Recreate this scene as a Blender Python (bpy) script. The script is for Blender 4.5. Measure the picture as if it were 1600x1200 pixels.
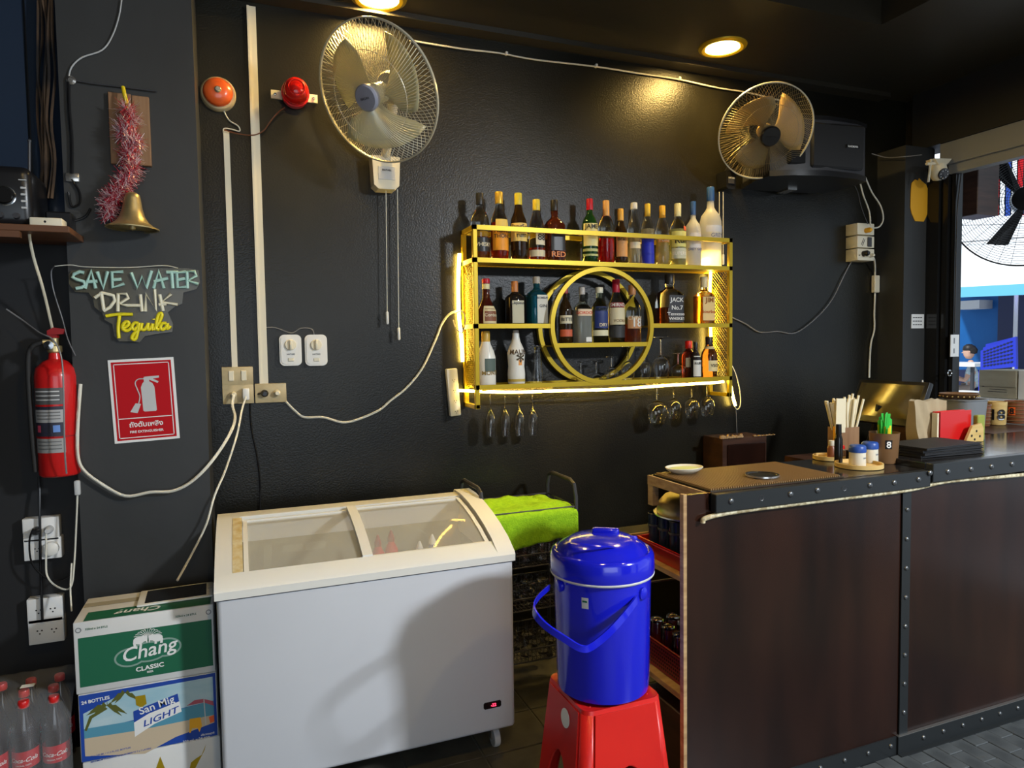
import bpy, bmesh, math, random
from mathutils import Vector as V, Matrix
random.seed(7)
for o in list(bpy.data.objects): bpy.data.objects.remove(o)
SC = bpy.context.scene
COL = SC.collection
PI = math.pi
R = math.radians
# ------------------------------------------------------------------ camera
EYE = 1.6; FP = 1075.0
def _rot(y, p, r):
    f = V((math.sin(y)*math.cos(p), math.cos(y)*math.cos(p), -math.sin(p)))
    rt = V((math.cos(y), -math.sin(y), 0)); up = rt.cross(f)
    c, s = math.cos(r), math.sin(r)
    return [c*rt+s*up, -s*rt+c*up, -f]
CAMR = _rot(R(21.5), R(3.1), R(-.85))
cd = bpy.data.cameras.new('camera'); cam = bpy.data.objects.new('camera', cd); COL.objects.link(cam)
cam.matrix_world = Matrix([[CAMR[0][i], CAMR[1][i], CAMR[2][i], (0, 0, EYE)[i]] for i in range(3)] + [[0, 0, 0, 1]])
cd.sensor_width = 36; cd.lens = 36*FP/1600; cd.clip_start = .05; cd.clip_end = 200
SC.camera = cam
def at(x, y, ax, v):
    """point of the real plane X|Y|Z = v that is seen at photo pixel x, y"""
    a, b = (x-800)/FP, (600-y)/FP
    d = CAMR[0]*a + CAMR[1]*b - CAMR[2]
    i = 'XYZ'.index(ax)
    t = (v-(EYE if i == 2 else 0))/d[i]
    return V((d.x*t, d.y*t, d.z*t+EYE))
# ------------------------------------------------------------------ world, lights, exposure
SC.view_settings.view_transform = 'Standard'; SC.view_settings.look = 'None'
SC.view_settings.gamma = 1; SC.view_settings.use_curve_mapping = False
SC.view_settings.exposure = 0.22
w = bpy.data.worlds.new('world'); SC.world = w; w.use_nodes = True
bg = w.node_tree.nodes['Background']; bg.inputs[0].default_value = (.72, .86, 1, 1); bg.inputs[1].default_value = .65
def area(name, loc, to, size, size_y, power, col):
    l = bpy.data.lights.new(name, 'AREA'); l.shape = 'RECTANGLE'; l.size = size; l.size_y = size_y
    l.energy = power; l.color = col
    o = bpy.data.objects.new(name, l); COL.objects.link(o); o.location = loc
    o.rotation_euler = (V(to)-V(loc)).to_track_quat('-Z', 'Y').to_euler(); return o
area('cool_ceiling_light', (3.3, -1.0, 3.0), (.9, 2.3, .6), .32, .32, 165, (.86, .93, 1))
area('shopfront_daylight', (.2, -2.7, 1.75), (.4, 3, 1.3), 2.4, 1.8, 30, (.80, .90, 1))
sun = bpy.data.lights.new('sun', 'SUN'); sun.energy = 3.2; sun.angle = R(2); so = bpy.data.objects.new('sun', sun); COL.objects.link(so); so.rotation_euler = (0, R(-42), 0)
# ------------------------------------------------------------------ materials
def mat(name, c, rough=.5, metal=0, emit=0, trans=0, ior=1.45, coat=0, noise=None, bump=None, alpha=1, emit_c=None, spec=.5):
    """noise=(scale, other colour, stretch xyz[, contrast]); bump=(scale, strength)"""
    m = bpy.data.materials.new(name); m.use_nodes = True
    nt = m.node_tree; b = nt.nodes['Principled BSDF']
    c = tuple(c)+(1,) if len(c) == 3 else c
    b.inputs['Base Color'].default_value = c; b.inputs['Roughness'].default_value = rough
    b.inputs['Metallic'].default_value = metal; b.inputs['IOR'].default_value = ior
    b.inputs['Transmission Weight'].default_value = trans; b.inputs['Coat Weight'].default_value = coat
    b.inputs['Coat Roughness'].default_value = .08; b.inputs['Alpha'].default_value = alpha
    b.inputs['Specular IOR Level'].default_value = spec
    if emit:
        b.inputs['Emission Color'].default_value = tuple(emit_c or c[:3])+(1,); b.inputs['Emission Strength'].default_value = emit
    if noise or bump: tc = nt.nodes.new('ShaderNodeTexCoord')
    if noise:
        mp = nt.nodes.new('ShaderNodeMapping'); mp.inputs['Scale'].default_value = noise[2] if len(noise) > 2 else (1, 1, 1)
        n = nt.nodes.new('ShaderNodeTexNoise'); n.inputs['Scale'].default_value = noise[0]; n.inputs['Detail'].default_value = 5
        r = nt.nodes.new('ShaderNodeValToRGB'); k = noise[3] if len(noise) > 3 else .15
        r.color_ramp.elements[0].position = .5-k; r.color_ramp.elements[1].position = .5+k
        r.color_ramp.elements[0].color = c; r.color_ramp.elements[1].color = tuple(noise[1])+(1,)
        nt.links.new(tc.outputs['Object'], mp.inputs[0]); nt.links.new(mp.outputs[0], n.inputs[0])
        nt.links.new(n.outputs[0], r.inputs[0]); nt.links.new(r.outputs[0], b.inputs['Base Color'])
    if bump:
        n2 = nt.nodes.new('ShaderNodeTexNoise'); n2.inputs['Scale'].default_value = bump[0]; n2.inputs['Detail'].default_value = 6
        bp = nt.nodes.new('ShaderNodeBump'); bp.inputs['Strength'].default_value = bump[1]; bp.inputs['Distance'].default_value = .01
        nt.links.new(tc.outputs['Object'], n2.inputs[0]); nt.links.new(n2.outputs[0], bp.inputs['Height'])
        nt.links.new(bp.outputs[0], b.inputs['Normal'])
    return m
M = {}
def mk(name, *a, **k): M[name] = mat(name, *a, **k)
mk('black_wall', (.0065, .006, .004), .31, noise=(2.2, (.014, .0125, .0075), (1, 1, .6), .12), bump=(130, .16), spec=.42)
mk('grey_wall', (.027, .028, .028), .5, noise=(3, (.042, .043, .043), (1, 1, .5), .2), bump=(25, .06))
mk('ceiling', (.034, .029, .020), .42, bump=(14, .08))
mk('tile', (.060, .058, .048), .32, noise=(9, (.10, .095, .075)), bump=(30, .1))
mk('paver', (.055, .062, .066), .30, noise=(9, (.095, .105, .11)), bump=(40, .15))
mk('grout', (.17, .165, .14), .8, noise=(6, (.10, .1, .09)))
mk('gold', (.50, .345, .014), .36, .45)
mk('gold_board', (.32, .22, .02), .45, .3)
mk('led', (1, .75, .2), emit=38, emit_c=(1, .68, .12))
mk('led_soft', (1, .75, .2), emit=45, emit_c=(1, .70, .14))
mk('lamp', (1, .8, .4), emit=210, emit_c=(1, .66, .2))
mk('ivory', (.78, .72, .55), .4)
mk('ivory_dirty', (.56, .46, .26), .45, noise=(20, (.45, .36, .2)))
mk('white_plastic', (.80, .79, .74), .35)
mk('white', (.82, .82, .80), .4)
mk('freezer_white', (.66, .68, .72), .32, noise=(2, (.60, .62, .66), (1, 1, 1), .3))
mk('freezer_rim', (.80, .79, .73), .34)
mk('freezer_inner', (.31, .28, .18), .5)
mk('tape', (.62, .44, .16), .5, noise=(30, (.75, .66, .42), (1, 1, .4)))
mk('clear', (1, 1, 1), .02, trans=1, ior=1.45)
mk('pane', (.92, .95, .93), .02, trans=1, ior=1.02, alpha=.30, spec=1)
mk('pane_lid', (.86, .84, .74), .03, alpha=.22, spec=.8)
mk('frost', (.86, .85, .80), .42, trans=.55)
mk('frost_white', (.86, .84, .76), .3)
mk('black', (.010, .010, .011), .3)
mk('black_matt', (.014, .014, .015), .6)
mk('black_gloss', (.012, .012, .012), .12)
mk('panel_gloss', (.022, .034, .058), .16, bump=(5, .05))
mk('dark_grey', (.045, .045, .05), .4)
mk('grey', (.30, .31, .36), .4)
mk('mid_grey', (.22, .23, .24), .45)
mk('steel', (.55, .53, .5), .25, .9)
mk('chrome', (.8, .8, .8), .1, 1)
mk('rubber', (.02, .02, .02), .7)
mk('red', (.62, .012, .012), .3, coat=.3)
mk('deep_red', (.30, .006, .008), .4)
mk('stool_red', (.66, .018, .012), .33, noise=(4, (.58, .012, .010)))
mk('blue', (.010, .014, .58), .16, coat=.5)
mk('sign_red', (.50, .008, .014), .7, spec=.2)
mk('orange_red', (.80, .12, .02), .3, coat=.4)
mk('red_lens', (.75, .015, .01), .12, trans=.35)
mk('brass', (.42, .34, .17), .38, .8, noise=(8, (.62, .50, .25)))
mk('wood', (.22, .11, .05), .5, noise=(3, (.32, .18, .09), (12, 12, 1)))
mk('raw_wood', (.50, .33, .16), .6, noise=(5, (.34, .2, .09), (1, 4, 12)))
mk('dark_wood', (.040, .018, .012), .35, noise=(5, (.075, .035, .022), (1, 1, 6)))
mk('panel_wood', (.008, .003, .002), .24, noise=(1.6, (.026, .009, .005), (3.5, 1, .7), .2), bump=(9, .04))
mk('shelf_wood', (.17, .075, .035), .45, noise=(4, (.11, .045, .02), (.4, 3, 3)))
mk('top_black', (.015, .014, .014), .13, bump=(12, .03))
mk('iron', (.022, .025, .027), .33, .2)
mk('rivet', (.16, .165, .17), .3, .85)
mk('rope', (.72, .64, .42), .5, noise=(60, (.35, .27, .14), (1, 1, 1), .1))
mk('bamboo', (.60, .40, .13), .42, noise=(10, (.70, .50, .2), (1, 1, 4)))
mk('paper', (.78, .70, .50), .7)
mk('kraft', (.46, .36, .22), .75, noise=(6, (.40, .31, .19)))
mk('carton', (.30, .27, .19), .8, noise=(4, (.36, .33, .24), (1, 1, 4)))
mk('carton_white', (.72, .72, .70), .6, noise=(5, (.64, .65, .64)))
mk('green', (.010, .125, .060), .5)
mk('lime', (.36, .66, .008), .85, noise=(60, (.28, .56, .005)), bump=(150, .6))
mk('straw_green', (.05, .60, .08), .35, trans=.2)
mk('yellow', (.80, .60, .02), .4)
mk('orange', (.86, .42, .02), .55)
mk('brown_cup', (.20, .105, .045), .4)
mk('brown_band', (.20, .065, .025), .35)
mk('bottle_blue_cap', (.02, .07, .32), .35)
mk('salt', (.70, .66, .54), .4)
mk('coke', (.012, .004, .004), .08, coat=.4)
mk('shrink', (.85, .87, .9), .1, alpha=.13, spec=1, bump=(12, .5))
mk('sm_blue', (.012, .06, .36), .5)
mk('sky_print', (.30, .52, .62), .5, noise=(5, (.48, .63, .68), (1, 1, 3)))
mk('sea_print', (.09, .30, .42), .5)
mk('sand_print', (.58, .47, .33), .5)
mk('palm_print', (.10, .11, .02), .5)
mk('tinsel', (.50, .02, .05), .35, .5)
mk('tinsel_silver', (.85, .70, .74), .35, .5)
mk('neon_teal', (.44, .68, .60), .4)
mk('neon_cream', (.80, .76, .58), .4)
mk('neon_yellow', (.86, .74, .015), .35)
mk('acrylic', (.10, .09, .06), .15, alpha=.75)
mk('fan_grey', (.30, .32, .42), .35)
mk('blade', (.70, .66, .40), .3, trans=.35)
mk('blade_dark', (.40, .27, .09), .35, trans=.25)
mk('wire_white', (.66, .63, .5), .3, .3)
mk('wire_dark', (.30, .25, .14), .35, .5)
mk('cable', (.72, .70, .6), .4)
mk('cable_grey', (.22, .22, .23), .4)
mk('street', (.50, .52, .55), .8)
mk('shop_blue', (.0, .105, .34), .6, noise=(.8, (.0, .07, .25)))
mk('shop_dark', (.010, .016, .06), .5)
mk('awning', (.9, .93, .95), .8)
mk('awning_blue', (.15, .52, .72), .7)
mk('chair_blue', (.02, .04, .50), .35)
mk('skin', (.60, .36, .26), .55)
mk('hair', (.012, .010, .010), .5)
mk('shirt', (.62, .68, .70), .8, noise=(30, (.35, .5, .55)))
mk('shorts', (.30, .24, .20), .85)
mk('screen', (.06, .055, .035), .10, spec=1, coat=1)
mk('display_red', (1, .05, .1), emit=4, emit_c=(1, .03, .08))
mk('ice_blue_print', (.20, .28, .75), .3, noise=(3, (.75, .80, .92), (4, 1, 1), .05))
mk('bundle', (.030, .026, .024), .4, noise=(3, (.16, .10, .06), (1, 1, 1), .08))
mk('mat_rib', (.30, .19, .09), .4)
mk('mat_rubber', (.030, .022, .012), .4)
mk('pink', (.75, .12, .18), .6)
mk('basket_red', (.22, .012, .022), .4)
mk('light_grey', (.55, .56, .56), .6)
# ------------------------------------------------------------------ mesh helpers
WM = {}
def frame(O, u=(1, 0, 0), v=(0, 0, 1)):
    u = V(u).normalized(); v = V(v); v = (v-u*v.dot(u)).normalized(); n = u.cross(v)   # n faces -Y for the default
    m = Matrix.Identity(4)
    for i in range(3): m[i][0] = u[i]; m[i][1] = v[i]; m[i][2] = n[i]; m[i][3] = O[i]
    return m
def axis(O, z, spin=0):
    z = V(z).normalized(); q = z.to_track_quat('Z', 'Y'); return Matrix.Translation(V(O)) @ q.to_matrix().to_4x4() @ Matrix.Rotation(spin, 4, 'Z')
class MB:
    def __init__(s): s.v = []; s.f = []
    def add(s, vs, fs, m=None):
        n = len(s.v); s.v += [tuple(m @ V(p)) for p in vs] if m is not None else [tuple(p) for p in vs]
        s.f += [tuple(i+n for i in f) for f in fs]; return s
    def box(s, a, b, m=None):
        (x0, y0, z0), (x1, y1, z1) = a, b
        return s.add([(x0, y0, z0), (x1, y0, z0), (x1, y1, z0), (x0, y1, z0), (x0, y0, z1), (x1, y0, z1), (x1, y1, z1), (x0, y1, z1)],
                     [(0, 3, 2, 1), (4, 5, 6, 7), (0, 1, 5, 4), (1, 2, 6, 5), (2, 3, 7, 6), (3, 0, 4, 7)], m)
    def rbox(s, a, b, r=.01, seg=2, m=None):
        bm = bmesh.new(); bmesh.ops.create_cube(bm, size=1)
        c = [(a[i]+b[i])/2 for i in range(3)]; d = [abs(b[i]-a[i]) for i in range(3)]
        for v in bm.verts: v.co = V([c[i]+v.co[i]*d[i] for i in range(3)])
        r = min(r, min(d)*.49)
        bmesh.ops.bevel(bm, geom=list(bm.edges), offset=r, segments=seg, profile=.5, affect='EDGES')
        bm.verts.index_update(); s.add([v.co.copy() for v in bm.verts], [[v.index for v in f.verts] for f in bm.faces], m); bm.free(); return s
    def tube(s, pts, r, n=6, smooth=0, closed=False, m=None, cap=True):
        P = [V(p) for p in pts]
        if smooth: P = spline(P, smooth, closed)
        rr = r if isinstance(r, (list, tuple)) else None
        k = len(P); vs = []; fs = []; up = None
        for i, p in enumerate(P):
            t = (P[(i+1) % k]-P[i-1]) if closed else (P[min(i+1, k-1)]-P[max(i-1, 0)])
            if t.length < 1e-9: t = V((0, 0, 1))
            t.normalize()
            if up is None: up = t.orthogonal()
            up = up-t*up.dot(t)
            if up.length < 1e-6: up = t.orthogonal()
            up.normalize(); sd = t.cross(up)
            q = rr[min(i*len(rr)//k, len(rr)-1)] if rr else r
            for j in range(n):
                a = 2*PI*j/n; vs.append(p+(up*math.cos(a)+sd*math.sin(a))*q)
        for i in range(k if closed else k-1):
            for j in range(n):
                fs.append((i*n+j, i*n+(j+1) % n, ((i+1) % k)*n+(j+1) % n, ((i+1) % k)*n+j))
        if cap and not closed: fs += [tuple(range(n))[::-1], tuple(range((k-1)*n, k*n))]
        return s.add(vs, fs, m)
    def lathe(s, prof, n=24, m=None, a0=0, a1=2*PI, sq=2, sx=1, sy=1, close=False):
        """prof: (r, z[, squareness]); full turn or arc; ends with r=0 close themselves"""
        full = abs(a1-a0-2*PI) < 1e-6; cols = n if full else n+1; vs = []; fs = []
        for q in prof:
            e = q[2] if len(q) > 2 else sq
            for j in range(cols):
                a = a0+(a1-a0)*j/n; c, d = math.cos(a), math.sin(a)
                k = 1 if e == 2 else 1/((abs(c)**e+abs(d)**e)**(1/e))
                vs.append((q[0]*c*k*sx, q[0]*d*k*sy, q[1]))
        L = len(prof)
        for i in range(L if close else L-1):
            i2 = (i+1) % L
            for j in range(n):
                j2 = (j+1) % cols
                fs.append((i*cols+j, i*cols+j2, i2*cols+j2, i2*cols+j))
        return s.add(vs, fs, m)
    def prism(s, poly, z0, z1, m=None):
        n = len(poly)
        return s.add([(x, y, z0) for x, y in poly]+[(x, y, z1) for x, y in poly],
                     [tuple(range(n))[::-1], tuple(range(n, 2*n))]+[(i, (i+1) % n, n+(i+1) % n, n+i) for i in range(n)], m)
    def face(s, poly, m=None, z=0): return s.add([(p[0], p[1], z) for p in poly], [tuple(range(len(poly)))], m)
    def disc(s, c, r, m=None, z=0, n=20, ry=None): return s.face([(c[0]+r*math.cos(2*PI*i/n), c[1]+(ry or r)*math.sin(2*PI*i/n)) for i in range(n)], m, z)
    def text(s, t, size, m=None, z=0, bold=0, shear=0, fn=None, sx=1, align='CENTER', base=False):
        vs, fs = glyphs(t, bold, shear, align, base)
        vs = [(x*size*sx, y*size) for x, y in vs]
        return s.add([fn(x, y) for x, y in vs] if fn else [(x, y, z) for x, y in vs], fs, m)
def spline(P, k, closed=False):
    out = []; n = len(P)
    for i in range(n if closed else n-1):
        p0, p1, p2, p3 = (P[i-1] if closed or i else P[0]), P[i], P[(i+1) % n], (P[(i+2) % n] if closed else P[min(i+2, n-1)])
        for j in range(k):
            t = j/k; out.append(.5*((2*p1)+(p2-p0)*t+(2*p0-5*p1+4*p2-p3)*t*t+(3*p1-p0-3*p2+p3)*t**3))
    if not closed: out.append(P[-1])
    return out
_gl = {}
def glyphs(t, bold, shear, align, base):
    key = (t, bold, shear, align, base)
    if key in _gl: return _gl[key]
    c = bpy.data.curves.new('t', 'FONT'); c.body = t; c.size = 1; c.offset = bold; c.shear = shear; c.align_x = align; c.resolution_u = 3
    o = bpy.data.objects.new('t', c); COL.objects.link(o); bpy.context.view_layer.update()
    dg = bpy.context.evaluated_depsgraph_get(); me = bpy.data.meshes.new_from_object(o.evaluated_get(dg))
    vs = [(v.co.x, v.co.y) for v in me.vertices]; fs = [tuple(p.vertices) for p in me.polygons]
    if vs and not base:
        ym = (min(v[1] for v in vs)+max(v[1] for v in vs))/2; vs = [(x, y-ym) for x, y in vs]
    bpy.data.objects.remove(o); bpy.data.curves.remove(c); bpy.data.meshes.remove(me)
    _gl[key] = (vs, fs); return vs, fs
def finish(me, smooth):
    me.validate(); me.update()
    if smooth:
        me.polygons.foreach_set('use_smooth', [True]*len(me.polygons)); me.set_sharp_from_angle(angle=R(smooth))
def part(name, mb, m, parent, smooth=35, label=None, stuff=False, solid=0):
    me = bpy.data.meshes.new(name); vs = mb.v
    if parent is not None:
        inv = WM[parent.name].inverted(); vs = [inv @ V(p) for p in vs]
        o = bpy.data.objects.new(name, me); wm = WM[parent.name]
    else:
        lo = V([min(p[i] for p in vs) for i in range(3)]); hi = V([max(p[i] for p in vs) for i in range(3)])
        c = V(((lo.x+hi.x)/2, (lo.y+hi.y)/2, lo.z)); vs = [V(p)-c for p in vs]
        o = bpy.data.objects.new(name, me); o.location = c; wm = Matrix.Translation(c)
    me.from_pydata([tuple(p) for p in vs], [], mb.f); me.materials.append(M[m] if isinstance(m, str) else m)
    finish(me, smooth); COL.objects.link(o)
    if parent is not None: o.parent = parent
    WM[o.name] = wm
    if label: o['label'] = label
    if stuff: o['kind'] = 'stuff'
    if solid: md = o.modifiers.new('solidify', 'SOLIDIFY'); md.thickness = solid; md.offset = -1
    return o
def thing(name, label, cat, loc, rz=0, group=None):
    o = bpy.data.objects.new(name, None); COL.objects.link(o); o.location = loc; o.rotation_euler = (0, 0, rz)
    o.empty_display_size = .05
    o['label'] = label; o['category'] = cat
    if group: o['group'] = group
    WM[o.name] = Matrix.Translation(V(loc)) @ Matrix.Rotation(rz, 4, 'Z'); return o
def tag(o, label, cat, group=None):
    o['label'] = label; o['category'] = cat
    if group: o['group'] = group
    return o
def struct(name, mb, m, smooth=0, parent=None):
    o = part(name, mb, m, parent, smooth)
    if parent is None: o['kind'] = 'structure'
    return o
def dup(root, loc, rz=0, label=None, group=None):
    r = root.copy(); COL.objects.link(r); r.location = loc; r.rotation_euler = (0, 0, rz)
    if label: r['label'] = label
    if group: r['group'] = group
    WM[r.name] = Matrix.Translation(V(loc)) @ Matrix.Rotation(rz, 4, 'Z')
    for ch in list(root.children):
        c = ch.copy(); COL.objects.link(c); c.parent = r; WM[c.name] = WM[r.name]
        for g in list(ch.children):
            d = g.copy(); COL.objects.link(d); d.parent = c
    return r
def piece(name, src, parent, d):                      # an alike piece: shared mesh, moved by d
    o = bpy.data.objects.new(name, src.data); COL.objects.link(o); o.parent = parent; o.location = src.location+V(d); return o
YW = 3.3      # back wall
YP = 2.95     # left pillar front
ZC = 3.15     # ceiling
# ------------------------------------------------------------------ structure
struct('wall_back', MB().box((-.14, YW, 0), (4.12, YW+.12, 3.4)), 'black_wall')
struct('trim_1', MB().box((-.575, YP, 0), (-.128, YW+.05, ZC)), 'grey_wall')          # left pillar
struct('wall_left', MB().box((-2.6, 3.08, 0), (-.575, 3.2, ZC)), 'black_matt')
lp = struct('trim_2', MB().box((-1.6, 3.04, 2.03), (-.90, 3.08, ZC)).box((-.885, 3.05, 2.03), (-.70, 3.08, ZC)).box((-.69, 3.055, 2.03), (-.58, 3.08, ZC)), 'panel_gloss')
struct('wall_right', MB().box((4.02, -.6, 2.80), (4.22, 3.2, ZC+.1)).box((4.085, 3.12, 0), (4.12, 3.3, 3.2)).box((4.10, -.9, 0), (4.3, -.6, 3.2)), 'black_matt')
struct('trim_3', MB().box((3.84, 3.10, 0), (4.085, YW, 2.80)), 'grey_wall')           # right pillar
struct('trim_4', MB().rbox((4.03, -.6, 2.665), (4.20, 3.02, 2.80), .004).box((4.05, -.6, 2.61), (4.12, 2.98, 2.665)), 'mid_grey')  # lintel
struct('trim_5', MB().box((3.0, -.6, ZC-.28), (4.1, -.45, ZC)), 'ceiling')
cm = MB().box((-2.6, 2.55, ZC), (4.6, 3.45, ZC+.3)).box((2.98, -1.2, ZC), (4.6, 2.55, ZC+.3)).box((-2.6, -1.2, ZC+.28), (2.98, 2.55, ZC+.4)).box((-2.6, -1.4, ZC), (4.6, -1.2, ZC+.4))
struct('ceiling', cm, 'ceiling')
struct('trim_6', MB().box((-.128, 3.21, 3.125), (3.84, YW, ZC)), 'ceiling')
fl = struct('floor', MB().box((-3, -3.2, -.1), (4.6, 3.45, -.004)), 'grout')
t0 = None
for i in range(-1, 5):                                  # 0.3 m tiles behind and left of the bar
    for j in range(9):
        x = -.37+.30*i+.0; x = 1.136-.30*(4-i); y = 2.47+.255*(j-7)
        if x > 1.35 or x < -.5: continue
        if t0 is None:
            mb = MB().rbox((x+.003, y+.003, -.01), (x+.297, y+.252, .002), .002, 1); t0 = part('tile', mb, 'tile', fl, 0); tx, ty = x, y
        else: piece('tile', t0, fl, (x-tx, y-ty, random.uniform(0, .0012)))
for i in range(5):
    for j in range(9):
        x = 1.136+.30*i; y = 2.47+.255*(j-7)
        if y < 1.9 and x > 1.3: continue
        piece('tile', t0, fl, (x-tx, y-ty, random.uniform(0, .0012)))
p0 = None
for i in range(24):                                     # small pavers in front of the bar
    for j in range(6):
        x = 1.45+.0745*i; y = .98+.16*j+(.08 if i % 2 else 0)
        if y+.155 > 1.98: continue
        if p0 is None: p0 = part('paver', MB().rbox((x+.001, y+.001, -.01), (x+.0735, y+.159, .003), .002, 1), 'paver', fl, 0); px0, py0 = x, y
        else: piece('paver', p0, fl, (x-px0, y-py0, random.uniform(-.001, .002)))
# folding-door frames at the right opening
dr = struct('door_1', MB().box((4.03, 3.02, 0), (4.10, 3.10, 2.67)).box((4.05, 2.975, 0), (4.11, 3.012, 2.67)).box((4.07, 2.94, 0), (4.13, 2.965, 2.67)), 'black_gloss')
pk = at(1483, 583, 'Y', 2.93)
part('door_handle', MB().lathe([(.016, 0), (.021, .004), (.016, .008), (.012, .004)], 20, frame(pk), close=True), 'chrome', dr)
# street outside
struct('trim_7', MB().box((4.6, -4, -.1), (16, 14, -.02)), 'street')
# ------------------------------------------------------------------ downlights
for k, c in enumerate((at(1129, 73, 'Z', ZC), at(592, -4, 'Z', ZC), V((.40, .6, ZC+.28)), V((2.2, .3, ZC+.28)))):
    t = thing('downlight', ['lit round gold-rimmed downlight in the ceiling above the right-hand fan', 'lit downlight cut off by the top edge above the left-hand fan', 'lit downlight in the raised ceiling behind the viewer, left one', 'lit downlight in the raised ceiling behind the viewer, right one'][k], 'ceiling light', c, 0)
    m = axis(c, (0, 0, -1))
    part('rim', MB().lathe([(.085, .0), (.088, .010), (.105, .014), (.122, .006), (.124, 0)], 40, m), 'gold', t)
    part('diffuser', MB().lathe([(0, .004), (.086, .004)], 32, m), 'lamp', t, 0)
    part('inner_ring', MB().lathe([(.085, .004), (.090, .009), (.094, .004)], 40, m), 'ivory', t)
# ------------------------------------------------------------------ gold bar shelf on the wall
XL, XR, YF = 1.035, 2.535, 3.10
ZT, Z2, Z1, Z0, ZB = 2.165, 2.012, 1.700, 1.408, 1.305
RC = V((1.728, 0, 1.700)); RR = .288
sh = thing('bar_shelf', 'gold metal wall shelf with a double ring in its middle, full of bottles', 'shelf', (1.785, 3.2, ZB))
g = .022
def rail(x0, x1, y, z): return MB().box((x0, y, z-g/2), (x1, y+.018, z+g/2))
for x in (XL, XR-.02):
    for y in (YF, YW-.03): part('upright', MB().rbox((x, y, ZB), (x+.022, y+.022, ZT+g/2), .002, 1), 'gold', sh, 0)
    part('side_rail', MB().box((x, YF, ZB), (x+.02, YW-.01, ZB+.02)), 'gold', sh, 0)
    part('side_rail', MB().box((x, YF, ZT-.011), (x+.02, YW-.01, ZT+.011)), 'gold', sh, 0)
    part('side_rail', MB().box((x, YF, Z2-.011), (x+.02, YW-.01, Z2+.011)), 'gold', sh, 0)
    part('side_rail', MB().box((x, YF, Z1-.011), (x+.02, YW-.01, Z1+.011)), 'gold', sh, 0)
    mb = MB()                                            # expanded-metal side panel
    for k in range(-9, 31):
        for s in (1, -1):
            a = (YF+.02, Z0+k*.0205); 
            y0, y1 = YF+.02, YW-.03; z0 = Z0+k*.0205; z1 = z0+s*(y1-y0)
            if s < 0: z0 += .0
            lo, hi = Z0, Z2
            t0_, t1_ = 0, 1
            for L_, sg in ((lo, 1), (hi, -1)):
                if (z0-L_)*sg < 0 and (z1-L_)*sg < 0: t0_ = 1; t1_ = 0; break
                if (z0-L_)*sg < 0: t0_ = max(t0_, (L_-z0)/(z1-z0))
                if (z1-L_)*sg < 0: t1_ = min(t1_, (L_-z0)/(z1-z0))
            if t1_-t0_ > .02: mb.tube([(x+.01, y0+(y1-y0)*t0_, z0+(z1-z0)*t0_), (x+.01, y0+(y1-y0)*t1_, z0+(z1-z0)*t1_)], .0020, 4, cap=False)
    part('mesh_panel', mb, 'gold', sh, 0, stuff=True)
mb = MB()
for z in (ZT, Z2, Z0):
    part('front_rail', rail(XL, XR, YF, z), 'gold', sh, 0)
    part('back_rail', rail(XL, XR, YW-.028, z), 'gold', sh, 0)
for a, b in ((XL, RC.x-RR), (RC.x+RR, XR)): part('front_rail', rail(a, b, YF, Z1), 'gold', sh, 0)
part('shelf_board', MB().box((XL+.02, YF+.018, Z2-.006), (XR-.02, YW-.03, Z2+.002)), 'gold_board', sh, 0)
part('shelf_board', MB().box((XL+.02, YF+.018, Z1-.006), (RC.x-RR, YW-.03, Z1+.002)), 'gold_board', sh, 0)
part('shelf_board', MB().box((RC.x+RR, YF+.018, Z1-.006), (XR-.02, YW-.03, Z1+.002)), 'gold_board', sh, 0)
part('shelf_board', MB().box((XL+.02, YF+.018, Z0-.006), (XR-.02, YW-.03, Z0+.002)), 'gold_board', sh, 0)
part('back_panel', MB().box((XL+.02, YW-.012, Z0), (XR-.02, YW-.004, Z2)), 'black_wall', sh, 0)
ZI = 1.603; hw = math.sqrt(RR**2-(RC.z-ZI)**2)-.008
part('ring_shelf_rail', rail(RC.x-hw, RC.x+hw, YF, ZI), 'gold', sh, 0)
part('ring_shelf', MB().box((RC.x-hw, YF+.018, ZI-.006), (RC.x+hw, YW-.03, ZI+.002)), 'gold_board', sh, 0)
for y in (YF-.002, YW-.05):
    part('ring', MB().lathe([(RR-.012, 0), (RR+.010, 0), (RR+.010, .022), (RR-.012, .022)], 72, frame((RC.x, y+.022, RC.z)), close=True), 'gold', sh)
part('glass_rail', MB().tube([(1.09, 3.17, Z0-.02), (1.47, 3.17, Z0-.02)], .004, 6).tube([(1.09, 3.21, Z0-.02), (1.47, 3.21, Z0-.02)], .004, 6), 'steel', sh)
part('glass_rail', MB().tube([(2.02, 3.17, Z0-.02), (2.47, 3.17, Z0-.02)], .004, 6).tube([(2.02, 3.21, Z0-.02), (2.47, 3.21, Z0-.02)], .004, 6), 'steel', sh)
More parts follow.
